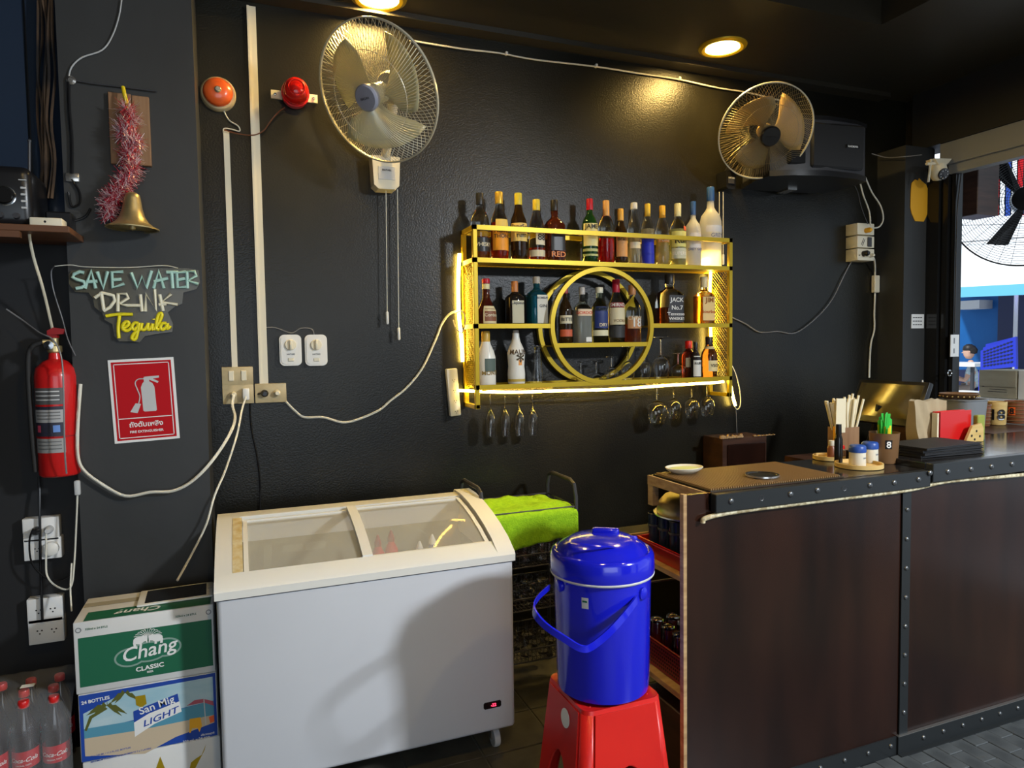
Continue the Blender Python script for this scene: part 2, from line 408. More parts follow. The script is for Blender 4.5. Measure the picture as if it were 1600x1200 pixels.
# LED strips (they are lamps)
def strip(pts, label, r=.0055, m='led'):
    return tag(part('led_strip', MB().tube(pts, r, 8, 6), m, None), label, 'light strip')
strip([at(718, 396, 'Y', 3.275), at(716, 440, 'Y', 3.28), at(717, 490, 'Y', 3.28), at(721, 530, 'Y', 3.28), at(723, 565, 'Y', 3.28)], 'glowing yellow light strip behind the left side of the gold shelf', .009)
strip([(2.44, 3.20, 2.045), (2.47, 3.23, 2.06), (2.50, 3.25, 2.12), (2.508, 3.255, 1.98), (2.505, 3.255, 1.95), (2.50, 3.25, 1.8), (2.508, 3.25, 1.6), (2.50, 3.25, 1.43)], 'glowing yellow light strip inside the right side of the gold shelf', .008)
strip([(1.0, 3.25, 1.388), (1.2, 3.13, 1.379), (1.5, 3.11, 1.376), (1.8, 3.11, 1.373), (2.1, 3.11, 1.381), (2.4, 3.12, 1.385), (2.5, 3.13, 1.388)], 'glowing light strip along the underside of the gold shelf', .0065)
strip([at(1139, 578, 'Y', 3.27), at(1143, 610, 'Y', 3.27), at(1149, 634, 'Y', 3.27)], 'short glowing end of light strip hanging right of the gold shelf', .008)
strip([(2.47, 3.255, 2.035), (2.3, 3.262, 2.03), (2.1, 3.265, 2.028), (1.75, 3.265, 2.028), (1.4, 3.265, 2.028), (1.1, 3.265, 2.03)], 'light strip lying behind the bottles of the top shelf', .004, 'led_soft')
# ------------------------------------------------------------------ bottles
PROF = {  # (radius fraction, height fraction)
 'round': [(0, 0), (.9, 0), (1, .02), (1, .56), (.97, .62), (.75, .70), (.40, .77), (.36, .82), (.35, .93), (.35, .95)],
 'tall': [(0, 0), (.9, 0), (1, .02), (1, .50), (.96, .56), (.72, .66), (.42, .76), (.36, .82), (.34, .95)],
 'bell': [(0, 0), (.9, 0), (1, .02), (1, .52), (.9, .62), (.55, .73), (.40, .82), (.38, .95)],
 'cone': [(0, 0), (.94, 0), (1, .02), (1, .52), (.82, .64), (.52, .76), (.40, .84), (.38, .95)],
 'waist': [(0, 0), (.82, 0), (.95, .03), (.98, .2), (.90, .34), (.94, .46), (1, .58), (.80, .68), (.48, .80), (.38, .88), (.36, .95)],
 'drop': [(0, 0), (.92, 0), (1, .02), (1, .50), (.97, .58), (.84, .65), (.5, .71), (.34, .75), (.31, .82), (.30, .95)],
 'squat': [(0, 0), (.9, 0), (1, .02), (1.02, .2), (.98, .32), (.72, .44), (.42, .58), (.36, .70), (.34, .95)],
 'flask': [(0, 0), (.94, 0), (1, .02), (1, .62), (.94, .67), (.55, .72), (.34, .77), (.33, .95)],
 'square': [(0, 0), (.94, 0), (1, .02), (1, .60), (.92, .66), (.50, .71), (.36, .75), (.40, .80), (.36, .86), (.35, .95)],
}
def tube_profile(kind, r, h, f=1.0, k=1.0, cut=None):
    out = []
    P = PROF[kind]
    for i, (a, b) in enumerate(P):
        sq = 5 if kind in ('square', 'flask') and b < .66 else 2
        if cut is not None and b > cut:
            pa, pb = P[i-1]; t = (cut-pb)/(b-pb); out.append(((pa+(a-pa)*t)*r*k, cut*h, sq)); out.append((0, cut*h, sq)); return out
        out.append((a*r*k, b*h+(.004 if k < 1 and b == 0 else 0), sq))
    out.append((0, P[-1][1]*h, 2)); return out
_lq = {}
def liquid_mat(c):
    if c not in _lq: _lq[c] = mat('liquid', c, .05, trans=.55, ior=1.34)
    return _lq[c]
_gm = {}
def glass_mat(c, tr=1.0, rough=.03):
    if (c, tr) not in _gm: _gm[(c, tr)] = mat('bottle_glass', c, rough, trans=tr, ior=1.45)
    return _gm[(c, tr)]
_pm = {}
def pmat(c, rough=.5, metal=0):
    if (c, metal) not in _pm: _pm[(c, metal)] = mat('print_colour', c, rough, metal)
    return _pm[(c, metal)]
K_ = (.02, .02, .02); CR = (.75, .68, .48); WH = (.8, .8, .76); GO = (.72, .46, .06)
def bottle(px, ytop, ybot, wpx, zb, kind, label, glass=None, liquid=None, level=.5, cap=GO, caph=.17, capr=1.18, lab=(), texts=(), rz=0, Y=3.19, group='bottles on the gold shelf', capm=0, cat='bottle', turn=.0):
    """lab: (z0, z1, colour, half-angle°, centre°)"""
    b = at(px, ybot, 'Y', Y); top = at(px, ytop, 'Y', Y)
    h = (top.z-b.z); r = wpx/1075*(V((b.x, b.y, 0)).length)*.485
    if zb is None: zb = b.z
    t = thing('bottle', label, cat, (b.x, Y, zb), 0, group)
    m = Matrix.Translation(V((b.x, Y, zb))) @ Matrix.Rotation(rz, 4, 'Z')
    rot = m
    part('glass', MB().lathe(tube_profile(kind, r, h), 28, rot @ Matrix.Rotation(PI/4*0, 4, 'Z')), glass or glass_mat((.95, .97, .93)), t, 50)
    if liquid: part('liquid', MB().lathe(tube_profile(kind, r, h, k=.86, cut=level), 24, rot), liquid_mat(liquid), t, 50)
    if cap:
        nr = PROF[kind][-1][0]*r*capr; z1 = h; z0 = h*(1-caph)
        part('cap', MB().lathe([(nr*.98, z0), (nr, z0+.003), (nr*1.0, z1-.004), (nr*.9, z1), (0, z1)], 20, rot), pmat(cap, .35, capm), t, 50)
    sqk = 5 if kind in ('square', 'flask') else 2
    def rad(zf):
        P = PROF[kind]
        for i in range(len(P)-1):
            if P[i][1] <= zf <= P[i+1][1] and P[i+1][1] > P[i][1]: u = (zf-P[i][1])/(P[i+1][1]-P[i][1]); return r*(P[i][0]+(P[i+1][0]-P[i][0])*u)
        return r
    def warp(off):
        def f(a, zz, lift):
            q = rad(zz/h)+lift; e = 1
            if sqk != 2: e = 1/((abs(math.cos(a))**sqk+abs(math.sin(a))**sqk)**(1/sqk))
            return rot @ V((q*e*math.cos(a), q*e*math.sin(a), zz))
        return f
    F = warp(0)
    for i, L in enumerate(lab):
        z0, z1, c, ha = L[:4]; ce = -90+(L[4] if len(L) > 4 else turn); n = 12; nz = 4
        vs = []; fs = []
        for a in range(nz+1):
            for j in range(n+1):
                vs.append(F(R(ce-ha+2*ha*j/n), h*(z0+(z1-z0)*a/nz), .0008+.0004*i))
        for a in range(nz):
            for j in range(n): k = a*(n+1)+j; fs.append((k, k+1, k+n+2, k+n+1))
        part('paper_label', MB().add(vs, fs), pmat(c), t, 60)
    for s, zf, wf, c, *rest in texts:
        ce = -90+(rest[0] if rest else turn)
        gv = glyphs(s, .0, 0, 'CENTER', False)[0]; tw = max(v[0] for v in gv)-min(v[0] for v in gv); size = wf*2*r/tw
        part('print', MB().text(s, size, fn=lambda x, y: F(R(ce)+x/r, h*zf+y, .0026), bold=.015), pmat(c), t, 0)
    return t
BK = lambda s, **k: s
zt = Z2+.0025
RS = 'spirit bottles on the top shelf'
amber = (.42, .10, .008); redl = (.62, .05, .01); dk = glass_mat((.10, .05, .015), .75); grn = glass_mat((.03, .14, .03), .7); brn = glass_mat((.10, .035, .01), .6)
bottle(751, 295, 402, 29, zt, 'round', 'clear whisky bottle with a black cap, leftmost on the top shelf', liquid=amber, level=.36, cap=K_, lab=((.14, .34, K_, 80), ), texts=(('WHISKY', .24, 1.1, CR),), group=RS)
bottle(781, 293, 403, 28, zt, 'bell', 'bottle with orange label and gold cap, second from left on the top shelf', liquid=redl, level=.56, cap=GO, capm=.5, lab=((.16, .50, (.85, .34, .02), 75, 5), (.50, .60, (.80, .60, .15), 50, 5)), texts=(('HONG', .44, 1.0, K_, 5), ('THONG', .36, 1.05, K_, 5)), group=RS)
bottle(811, 297, 406, 27, zt, 'bell', 'dark rum bottle with pale yellow label and yellow cap on the top shelf', glass=dk, liquid=(.2, .02, .0), level=.3, cap=(.75, .62, .05), lab=((.30, .56, (.85, .62, .18), 85),), texts=(('SangSom', .50, 1.25, K_), ('rum', .38, .6, K_)), group=RS)
bottle(839, 308, 408, 26, zt, 'cone', 'clear bottle with yellow cap and small square cream label on the top shelf', liquid=redl, level=.24, cap=(.80, .62, .05), lab=((.28, .50, (.80, .74, .55), 42, 14), (.10, .20, CR, 85)), texts=(('88', .40, .5, K_, 14),), group=RS)
bottle(867, 308, 408, 29, zt, 'square', 'dark square whisky bottle with a slanted silver line on the top shelf', glass=glass_mat((.25, .05, .02), .8), liquid=(.35, .03, .005), level=.5, cap=K_, texts=(('RED', .14, .7, (.8, .3, .1)),), lab=((.2, .45, K_, 42),), group=RS)
bottle(922, 307, 411, 25, zt, 'round', 'green whiskey bottle with a red cap and cream label', glass=grn, liquid=(.05, .10, .01), level=.5, cap=(.55, .01, .03), lab=((.28, .62, (.80, .74, .35), 80), (.20, .24, (.5, .55, .25), 85), (.13, .16, (.5, .55, .25), 85)), texts=(('JAMES', .56, 1.1, K_),), group=RS)
bottle(947.5, 311, 413, 25, zt, 'round', 'bottle of red liquor with a tall orange cap right of the green one', liquid=(.75, .01, .01), level=.42, cap=(.80, .42, .12), caph=.24, lab=((.42, .52, K_, 80),), texts=(('CAMPARI', .47, 1.3, WH),), group=RS)
bottle(970, 323, 413, 21, zt, 'bell', 'short dark bottle with an orange-gold cap and tan label on the top shelf', glass=dk, liquid=(.25, .05, 0), level=.4, cap=(.85, .48, .08), caph=.22, lab=((.16, .52, (.72, .36, .12), 75, 6),), texts=(('Brandy', .46, 1.1, K_, 6),), group=RS)
bottle(991, 314, 414, 21, zt, 'waist', 'clear bottle with a white cap, first of three slim ones on the top shelf', liquid=(.85, .8, .6), level=.5, cap=WH, caph=.1, capr=1.4, lab=((.28, .38, CR, 70),), group=RS)
bottle(1012, 316, 415, 21, zt, 'waist', 'clear bottle with a gold cap and deep blue sleeve on the top shelf', liquid=(.85, .8, .6), level=.6, cap=(.86, .58, .06), caph=.2, lab=((.04, .50, (.015, .03, .55), 100),), group=RS)
bottle(1035, 318, 415, 22, zt, 'waist', 'clear bottle with a gold cap right of the blue-sleeved one', liquid=(.80, .66, .25), level=.45, cap=(.86, .50, .05), caph=.2, lab=((.40, .48, (.8, .4, .1), 70),), texts=(('POKER', .44, 1, WH),), group=RS)
bottle(1059, 315, 416, 25, zt, 'round', 'clear white rum bottle with cream cap, yellow-green label and red dot', liquid=(.80, .80, .35), level=.6, cap=(.78, .74, .42), caph=.2, lab=((.32, .56, (.75, .72, .22), 80), (.14, .30, (.55, .58, .45), 80), (.57, .64, (.75, .12, .04), 20, 32)), texts=(('Rum', .42, .9, K_), ('SUPERIOR', .22, 1.2, WH)), group=RS)
bottle(1083, 308, 413, 24, zt, 'drop', 'frosted bottle with a blue and white neck, second from right on the top shelf', glass='frost', cap=(.03, .10, .32), caph=.2, lab=((.30, .52, (.72, .70, .72), 60),), texts=(('GREY GOOSE', .28, 1.3, (.15, .2, .45)), ('V', .58, .25, WH)), group=RS)
bottle(1110, 284, 412, 33, zt, 'drop', 'largest frosted bottle at the right end of the top shelf', glass='frost', cap=(.03, .10, .32), caph=.17, lab=((.44, .52, (.7, .7, .72), 60), (.84, .90, WH, 90)), texts=(('GREY', .40, .6, (.25, .3, .45)),), group=RS, Y=3.18)
zm = Z1+.0025; RM = 'bottles on the middle shelf'
bottle(760, 426, 500, 32, zm, 'squat', 'squat dark red liqueur bottle with a red cap, leftmost on the middle shelf', glass=glass_mat((.16, .02, .01), .7), cap=(.5, .01, .03), caph=.10, lab=((.05, .42, (.78, .66, .38), 48, 12), (.10, .36, (.25, .09, .04), 40, 12), (.78, .89, (.8, .72, .4), 180)), texts=(('Cordon', .23, .7, CR, 12),), group=RM)
bottle(805, 432, 502, 28, zm, 'flask', 'black liqueur bottle with copper cap and pale grey label', glass=glass_mat((.02, .015, .012), .2), cap=(.60, .22, .06), caph=.24, lab=((.06, .56, (.55, .52, .36), 36),), texts=(('Liqueur', .50, .7, K_),), group=RM)
bottle(839, 426, 503, 30, zm, 'flask', 'blue square gin bottle with a tall white label', glass=glass_mat((.06, .42, .55), .9), liquid=(.05, .35, .5), level=.6, cap=(.45, .42, .36), caph=.14, lab=((.05, .62, (.70, .69, .60), 34, 14),), texts=(('BOMBAY', .56, .6, K_, 14), ('GIN', .40, .35, K_, 14)), group=RM)
bottle(1046, 423, 503, 36, zm, 'square', 'square whiskey bottle with a black and white label right of the ring', glass=glass_mat((.90, .85, .72)), liquid=(.25, .05, .01), level=.35, cap=(.03, .025, .02), caph=.18, lab=((.06, .58, (.035, .035, .04), 38, 4),), texts=(('JACK', .48, .6, WH, 4), ('No.7', .34, .5, WH, 4), ('Tennessee', .22, .8, WH, 4), ('WHISKEY', .13, .7, WH, 4)), group=RM)
bottle(1100, 427, 503, 27, zm, 'square', 'amber bourbon bottle with a cream and orange label, right end of middle shelf', liquid=(.80, .32, .03), level=.6, cap=(.85, .72, .4), caph=.22, lab=((.10, .58, (.86, .62, .25), 42),), texts=(('JIM', .50, .5, (.3, .1, 0)), ('Bourbon', .28, .9, (.5, .1, 0))), group=RM)
zi = ZI+.0025; RG = 'bottles standing inside the ring'
bottle(884, 443, 535, 21, zi, 'round', 'dark bottle with red cap and cream band at the left edge of the ring', glass=dk, cap=(.40, .03, .03), caph=.13, lab=((.36, .50, CR, 80), (.14, .26, (.6, .12, .05), 80)), texts=(('BITTER', .43, 1.1, K_),), group=RG)
bottle(910, 446, 535, 26, zi, 'flask', 'clear gin bottle with a red and cream band inside the ring', cap=(.55, .52, .48), caph=.12, liquid=(.75, .78, .75), level=.6, lab=((.50, .62, (.80, .62, .42), 50), (.05, .13, WH, 20, 20)), texts=(("GORDON", .555, 1.1, (.7, .06, .02)),), group=RG)
bottle(937, 447, 536, 27, zi, 'round', 'green-tinted bottle with white cap and dark blue label inside the ring', glass=glass_mat((.70, .78, .50)), cap=(.80, .78, .62), caph=.10, capr=1.3, lab=((.28, .66, (.02, .04, .18), 60), (.15, .25, (.78, .74, .5), 80)), texts=(('DRY', .34, .5, CR),), group=RG)
bottle(963, 435, 536, 27, zi, 'bell', 'vodka bottle with tall red cap and cream label inside the ring', cap=(.45, .01, .03), caph=.20, lab=((.30, .56, (.74, .66, .42), 75), (.57, .64, (.35, .03, .03), 75), (.10, .28, (.03, .03, .03), 85)), texts=(('SMIRNOFF', .605, 1.3, WH), ('VODKA', .36, .8, (.3, .2, .1))), group=RG)
bottle(988, 444, 536, 28, zi, 'round', 'whisky bottle with an orange-brown cap at the right edge of the ring', liquid=(.35, .05, .01), level=.34, cap=(.62, .26, .08), caph=.17, lab=((.26, .46, (.55, .28, .12), 60),), texts=(('18', .36, .5, WH), ('CHIVAS', .44, 1, CR)), group=RG)
zl = Z0+.0025; RL = 'bottles on the lowest shelf'
bottle(760, 513, 598, 31, zl, 'cone', 'frosted white bottle with a gold neck and dark oval picture label', glass='frost_white', cap=(.68, .42, .06), caph=.20, lab=((.26, .50, (.10, .14, .12), 40, 14),), texts=(('MONTE', .24, 1.0, (.3, .2, .05), 14),), group=RL)
bottle(807, 513, 598, 29, zl, 'waist', 'white coconut rum bottle with a small palm picture', glass='frost_white', cap=(.45, .40, .38), caph=.14, capr=.9, texts=(('MALIBU', .60, 1.25, (.1, .06, .03), 8), ('*', .50, .45, (.08, .06, .03), 8)), lab=((.36, .46, (.86, .36, .08), 13, 8), (.06, .11, (.55, .40, .08), 90)), group=RL)
bottle(1076, 532, 590, 21, zl, 'round', 'dark red wine-coloured bottle with a red spout left of the dark brandy bottle', glass=glass_mat((.2, .03, .02), .7), cap=(.85, .02, .01), caph=.2, capr=1.5, lab=((.3, .55, CR, 60),), group=RL, Y=3.22)
bottle(1087, 531, 588, 16, zl, 'tall', 'slim black bottle with a long white label on the lowest shelf', glass=glass_mat((.03, .02, .02), .3), cap=K_, caph=.14, lab=((.06, .62, (.72, .72, .66), 60),), texts=(('RUBY', .42, .8, K_),), group=RL, Y=3.15)
bottle(1108, 526, 590, 25, zl, 'bell', 'dark brown brandy bottle with a cream label at the right end of the lowest shelf', glass=brn, cap=(.03, .02, .02), caph=.2, lab=((.16, .42, (.78, .66, .34), 50, 8), (.70, .76, (.7, .6, .3), 180)), texts=(('VSOP', .30, .6, K_, 8),), group=RL)
# ------------------------------------------------------------------ stemmed glasses
def stem_mesh(H, rb, kind='wine'):
    """foot at z=0, rim up; shell with thickness"""
    if kind == 'flute': o = [(rb*.35, .02*H), (.0035, .06*H), (.003, .42*H), (rb*.5, .47*H), (rb*.92, .58*H), (rb, .72*H), (rb*.82, H)]
    elif kind == 'coupe': o = [(rb*.6, .0), (.0035, .06*H), (.003, .62*H), (rb*.5, .66*H), (rb, .86*H), (rb*1.05, H)]
    elif kind == 'pilsner': o = [(rb*.55, .03*H), (rb*.42, .10*H), (rb*.50, .20*H), (rb*.62, .45*H), (rb*.8, .8*H), (rb*.82, H)]
    else: o = [(rb*.3, .015*H), (.0042, .05*H), (.0035, .42*H), (rb*.42, .46*H), (rb*.88, .56*H), (rb, .68*H), (rb*.93, .82*H), (rb*.74, H)]
    foot = [(0, 0), (rb*.86, 0), (rb*.86, .002), (rb*.3, .012*H+.002)]
    prof = foot+o
    inner = [(max(a-.0012, 0.0001), b) for a, b in reversed(o) if b > (.43 if kind not in ('pilsner', 'coupe') else (.12 if kind == 'pilsner' else .64))*H]
    return prof+inner+[(0, inner[-1][1]-.002)]
def stem_glass(px, y0, y1, wpx, kind, up, label, zfix=None, Y=3.19, name='wine_glass', group='glasses'):
    a = at(px, y0, 'Y', Y); b = at(px, y1, 'Y', Y); H = abs(a.z-b.z); r = wpx/1075*V((a.x, a.y, 0)).length*.44
    if up == 'hang': z = a.z if zfix is None else zfix; base = V((a.x, Y, z-H)); m = Matrix.Translation(V((a.x, Y, z))) @ Matrix.Rotation(PI, 4, 'X')
    else: z = zfix; m = Matrix.Translation(V((a.x, Y, z+H))) @ Matrix.Rotation(PI, 4, 'X'); base = V((a.x, Y, z))
    o = part(name, MB().lathe(stem_mesh(H, r, kind), 28, m), 'clear', None, 50)
    return tag(o, label, 'glass', group)
for i, px in enumerate((766, 789, 811, 832)):
    stem_glass(px, 613, 687, 19, 'flute', 'hang', ['champagne flute hanging under the shelf, leftmost of four', 'second champagne flute from the left hanging under the shelf', 'third champagne flute from the left hanging under the shelf', 'champagne flute hanging under the shelf, rightmost of four'][i], Z0-.018, name='champagne_flute', group='flutes hanging under the shelf')
for px, yb, w_, l in ((1027, 670, 36, 'largest wine glass hanging upside down under the shelf'), (1053, 664, 25, 'wine glass hanging just right of the largest one'), (1081, 664, 26, 'wine glass hanging third from left in the right-hand group'), (1105, 662, 25, 'wine glass hanging at the right end under the shelf')):
    stem_glass(px, 607, yb, w_, 'wine', 'hang', l, Z0-.018, group='wine glasses hanging under the shelf')
GS = 'upturned glasses on the lowest shelf'
stem_glass(839, 538, 598, 25, 'pilsner', 'up', 'upturned tall beer glass right of the two white bottles', zl, name='beer_glass', group=GS)
for px, y0, w_, k, l, Y in ((908, 562, 21, 'coupe', 'upturned low glass at the lower left of the ring', 3.2), (932, 562, 21, 'coupe', 'second upturned low glass behind the ring', 3.2), (956, 556, 24, 'wine', 'short upturned wine glass in the middle behind the ring', 3.2), (981, 541, 24, 'wine', 'tall upturned wine glass under the right end of the ring shelf', 3.2),
                            (1008, 541, 20, 'wine', 'slim upturned glass crossed by the right edge of the ring', 3.22), (1033, 528, 30, 'wine', 'biggest upturned wine glass, right of the ring', 3.19), (1060, 554, 26, 'wine', 'upturned brandy glass left of the dark bottles', 3.19)):
    stem_glass(px, y0, 594, w_, k, 'up', l, zl, Y, group=GS)
# ------------------------------------------------------------------ wall fans
def wall_fan(C, n, Rg, label, wires, rimm, hubm, bladem, housm, base_px, base_box, cords, nw=112):
    C = V(C); n = V(n).normalized()
    bp = at(base_px[0], base_px[1], 'Y', YW-.06); 
    t = thing('wall_fan', label, 'fan', (bp.x, YW-.03, bp.z))
    m = axis(C, n)
    depth = .075
    mb = MB()
    for k in range(nw):
        a = 2*PI*k/nw; pts = []
        for j in range(7):
            u = j/6; rr = .045+(Rg-.045)*u; pts.append((rr*math.cos(a+u*.30), rr*math.sin(a+u*.30), depth*(1-u**2.6)))
        mb.tube(pts, .00105, 3, m=m, cap=False)
    mb.lathe([(Rg*.62-.0012, depth*.72), (Rg*.62+.0012, depth*.72), (Rg*.62, depth*.72+.002)], 60, m, close=True)
    part('front_guard', mb, wires, t, 0, stuff=True)
    mb = MB()
    for k in range(nw//2):
        a = 2*PI*k/(nw//2); pts = []
        for j in range(6):
            u = j/5; rr = .06+(Rg-.06)*u; pts.append((rr*math.cos(a-u*.2), rr*math.sin(a-u*.2), -.085*(1-u**3)))
        mb.tube(pts, .0011, 3, m=m, cap=False)
    part('rear_guard', mb, wires, t, 0, stuff=True)
    part('guard_rim', MB().lathe([(Rg-.002, -.006), (Rg+.004, -.006), (Rg+.004, .006), (Rg-.002, .006)], 80, m, close=True), rimm, t)
    hub = part('hub_cap', MB().lathe([(.052, depth-.012), (.052, depth+.008), (.046, depth+.015), (0, depth+.017)], 36, m), hubm, t)
    part('maker_badge', MB().text('HATARI', .012, m @ Matrix.Translation((0, 0, depth+.0185)) @ Matrix.Rotation(PI, 4, 'Z'), bold=.02), 'black', hub, 0)
    for b in range(3):                                    # blades
        vs = []; fs = []; nr, na = 8, 8
        for i in range(nr+1):
            u = i/nr; rr = .035+(Rg*.80-.035)*u; wdt = .55+1.15*math.sin(PI*min(1, u*1.08)*.62)
            for j in range(na+1):
                q = (j/na-.5)*wdt; a = 2*PI*b/3+.4*u+q; vs.append((rr*math.cos(a), rr*math.sin(a), -.004-.075*q*(.5+.5*u)))
        for i in range(nr):
            for j in range(na): k = i*(na+1)+j; fs.append((k, k+1, k+na+2, k+na+1))
        part('blade', MB().add(vs, fs, m), bladem, t, 60, solid=.002)
    part('blade_hub', MB().lathe([(0, -.03), (.04, -.03), (.042, .02), (.03, .035), (0, .038)], 24, m), bladem, t)
    part('motor_housing', MB().lathe([(.062, -.085), (.068, -.10), (.06, -.17), (.03, -.19), (0, -.192)], 28, m), housm, t)
    mc = m @ V((0, 0, -.13)); top = V((bp.x, YW-.065, bp.z+base_box[1]*.5))
    part('arm', MB().tube([mc, (mc+top)/2+V((0, 0, -.03)), top, top+V((0, 0, -.05))], .022, 12, 5), housm, t)
    w_, h_ = base_box
    b = part('base', MB().prism([(-w_/2, h_*.5), (w_/2, h_*.5), (w_*.45, -h_*.38), (w_*.3, -h_*.5), (-w_*.3, -h_*.5), (-w_*.45, -h_*.38)], 0, .085, frame((bp.x, YW-.005, bp.z))), housm, t, 25)
    part('indicator', MB().rbox((-w_*.30, -h_*.22, .085), (w_*.30, h_*.18, .088), .006, 1, frame((bp.x, YW-.005, bp.z))), 'light_grey' if housm != 'black' else 'dark_grey', b, 0)
    part('print', MB().text('HATARI', .012, frame((bp.x, YW-.095, bp.z+.01)), z=.0, bold=.02), 'black' if housm != 'black' else 'white', b, 0)
    for (x, y0, y1) in cords:
        a = at(x, y0, 'Y', YW-.05); e = at(x+(2 if y1 > 400 else 0), y1, 'Y', YW-.05)
        cd_ = part('pull_cord', MB().tube([a, e], .0022, 5), 'cable', t)
        part('cord_pull', MB().lathe([(.004, 0), (.007, .005), (.007, .055), (.004, .06), (0, .06)], 10, Matrix.Translation(e-V((0, 0, .05)))), 'white_plastic', cd_)
    return t
def nrm(a, b): return (math.sin(a)*math.cos(b), -math.cos(a)*math.cos(b), math.sin(b))
wall_fan((.553, 2.84, 2.632), nrm(-.869, -.514), .275, 'large white wall fan with grey hub and two hanging pull cords', 'wire_white', 'wire_white', 'fan_grey', 'blade', 'ivory', (602, 272), (.13, .15), ((603, 298, 490), (621, 296, 515)))
wall_fan((2.619, 2.942, 2.712), nrm(-.368, -.562), .245, 'dark wall fan with black hub in front of the big speaker', 'wire_dark', 'wire_white', 'black', 'blade_dark', 'black', (1137, 283), (.07, .10), ((1124, 300, 400), (1130, 300, 400)))
# ------------------------------------------------------------------ speaker
sp = thing('speaker', 'big black speaker mounted high in the corner behind the dark fan', 'speaker', (3.02, 3.1, 2.46))
prof = [(-.32, 0), (-.31, .115), (-.2, .16), (0, .185), (.2, .16), (.31, .115), (.32, 0)]
sm_ = Matrix.Translation((3.02, 3.08, 0)) @ Matrix.Rotation(R(-6), 4, 'Z')
part('cabinet', MB().prism([(x, -y) for x, y in prof]+[(.27, .2), (-.27, .2)], 2.53, 2.80, sm_), 'dark_grey', sp, 30)
part('cabinet_rim', MB().prism([(x*1.02, -y*1.04) for x, y in prof]+[(.28, .2), (-.28, .2)], 2.50, 2.53, sm_), 'black', sp, 30)
part('cabinet_rim', MB().prism([(x*1.02, -y*1.04) for x, y in prof]+[(.28, .2), (-.28, .2)], 2.80, 2.82, sm_), 'black', sp, 30)
gr = part('front_grille', MB().rbox((-.10, -.190, 2.545), (.24, -.16, 2.785), .01, 1, sm_), 'black_matt', sp)
part('maker_badge', MB().rbox((.11, -.196, 2.655), (.20, -.190, 2.675), .002, 1, sm_), 'black_gloss', gr)
part('print', MB().text('HARMAN', .016, sm_ @ frame((.155, -.1975, 2.665)), bold=.02), 'white', gr, 0)
part('side_pad', MB().rbox((-.23, -.172, 2.56), (-.12, -.14, 2.77), .01, 1, sm_), 'black', sp)
part('mount_bracket', MB().box((-.06, .15, 2.60), (.06, .215, 2.72), sm_).box((-.03, .1, 2.49), (.03, .2, 2.51), sm_), 'steel', sp)
# ------------------------------------------------------------------ alarm bell, strobe
c = at(341, 149, 'Y', YW-.001); m = frame(c)
t = thing('alarm_bell', 'round orange alarm bell on a cream base high on the wall', 'alarm bell', c)
part('base', MB().lathe([(.072, 0), (.072, .02), (.066, .03), (0, .03)], 36, m), 'ivory_dirty', t)
part('gong', MB().lathe([(.058, .03), (.060, .045), (.052, .062), (.03, .072), (0, .074)], 36, m), 'orange_red', t, 50)
part('bolt', MB().lathe([(.014, .07), (.014, .078), (.009, .084), (0, .084)], 12, m), 'steel', t)
c = at(460, 152, 'Y', YW-.001); m = frame(c); 
t = thing('strobe_light', 'round red warning beacon on a pale bracket beside the bell', 'beacon', c)
part('bracket', MB().box((-.10, -.018, .0), (.10, .018, .012), m), 'ivory', t, 0)
for s in (-1, 1): part('screw', MB().lathe([(.007, .012), (.005, .017), (0, .018)], 10, m @ Matrix.Translation((s*.083, 0, 0))), 'steel', t)
part('base', MB().lathe([(.056, .012), (.060, .04), (.060, .055), (0, .055)], 32, m), 'red', t)
part('lens', MB().lathe([(.054, .055), (.053, .10), (.044, .122), (.02, .132), (0, .133)], 32, m), 'red_lens', t, 50)
part('lens_ring', MB().lathe([(.030, .126), (.034, .130), (.038, .126)], 28, m, close=True).lathe([(.055, .075), (.057, .078), (.055, .081)], 32, m), 'red', t)
# ------------------------------------------------------------------ conduits, switch plates
a = at(393, 12, 'Y', YW); b = at(405, 601, 'Y', YW)
tag(part('cable_conduit', MB().box((a.x-.018, YW-.022, b.z), (a.x+.016, YW, 3.10)).box((a.x-.021, YW-.026, b.z), (a.x-.012, YW-.0, 3.10)), 'ivory', None), 'tall ivory cable conduit rising from the sockets to the ceiling', 'conduit')
a2 = at(350, 206, 'Y', YW); b2 = at(371, 574, 'Y', YW)
tag(part('cable_conduit', MB().box((-.036, YW-.016, b2.z), (-.012, YW, a2.z)), 'ivory', None), 'thin shorter conduit running from the bell wire down to the light switches', 'conduit')
def plate(name, label, cat, px0, py0, px1, py1, Y=YW, d=.03, group=None, m='ivory', inset=None):
    a = at(px0, py0, 'Y', Y-d); b = at(px1, py1, 'Y', Y-d)
    c = V(((a.x+b.x)/2, Y, (a.z+b.z)/2)); w_ = b.x-a.x; h_ = a.z-b.z
    t = thing(name, label, cat, (c.x, Y, c.z-h_/2), 0, group)
    fr = frame((c.x, Y, c.z))
    bd = part('box', MB().rbox((-w_/2, -h_/2, 0), (w_/2, h_/2, d), .003, 2, fr), m, t)
    return t, fr @ Matrix.Translation((0, 0, d)), w_, h_
t, fr, w_, h_ = plate('light_switch', 'ivory plate with two rocker switches above the left socket', 'switch', 346, 574, 396, 601, m='ivory_dirty')
for s in (-1, 1): part('rocker', MB().rbox((s*w_*.2-.011, -h_*.26, 0), (s*w_*.2+.011, h_*.3, .006), .002, 1, fr), 'ivory', t)
def plug(fr, x, z, m, parent, r=.013, L=.03): return part('plug', MB().lathe([(r, 0), (r, L*.7), (r*.6, L), (0, L)], 16, fr @ Matrix.Translation((x, z, 0))), m, parent)
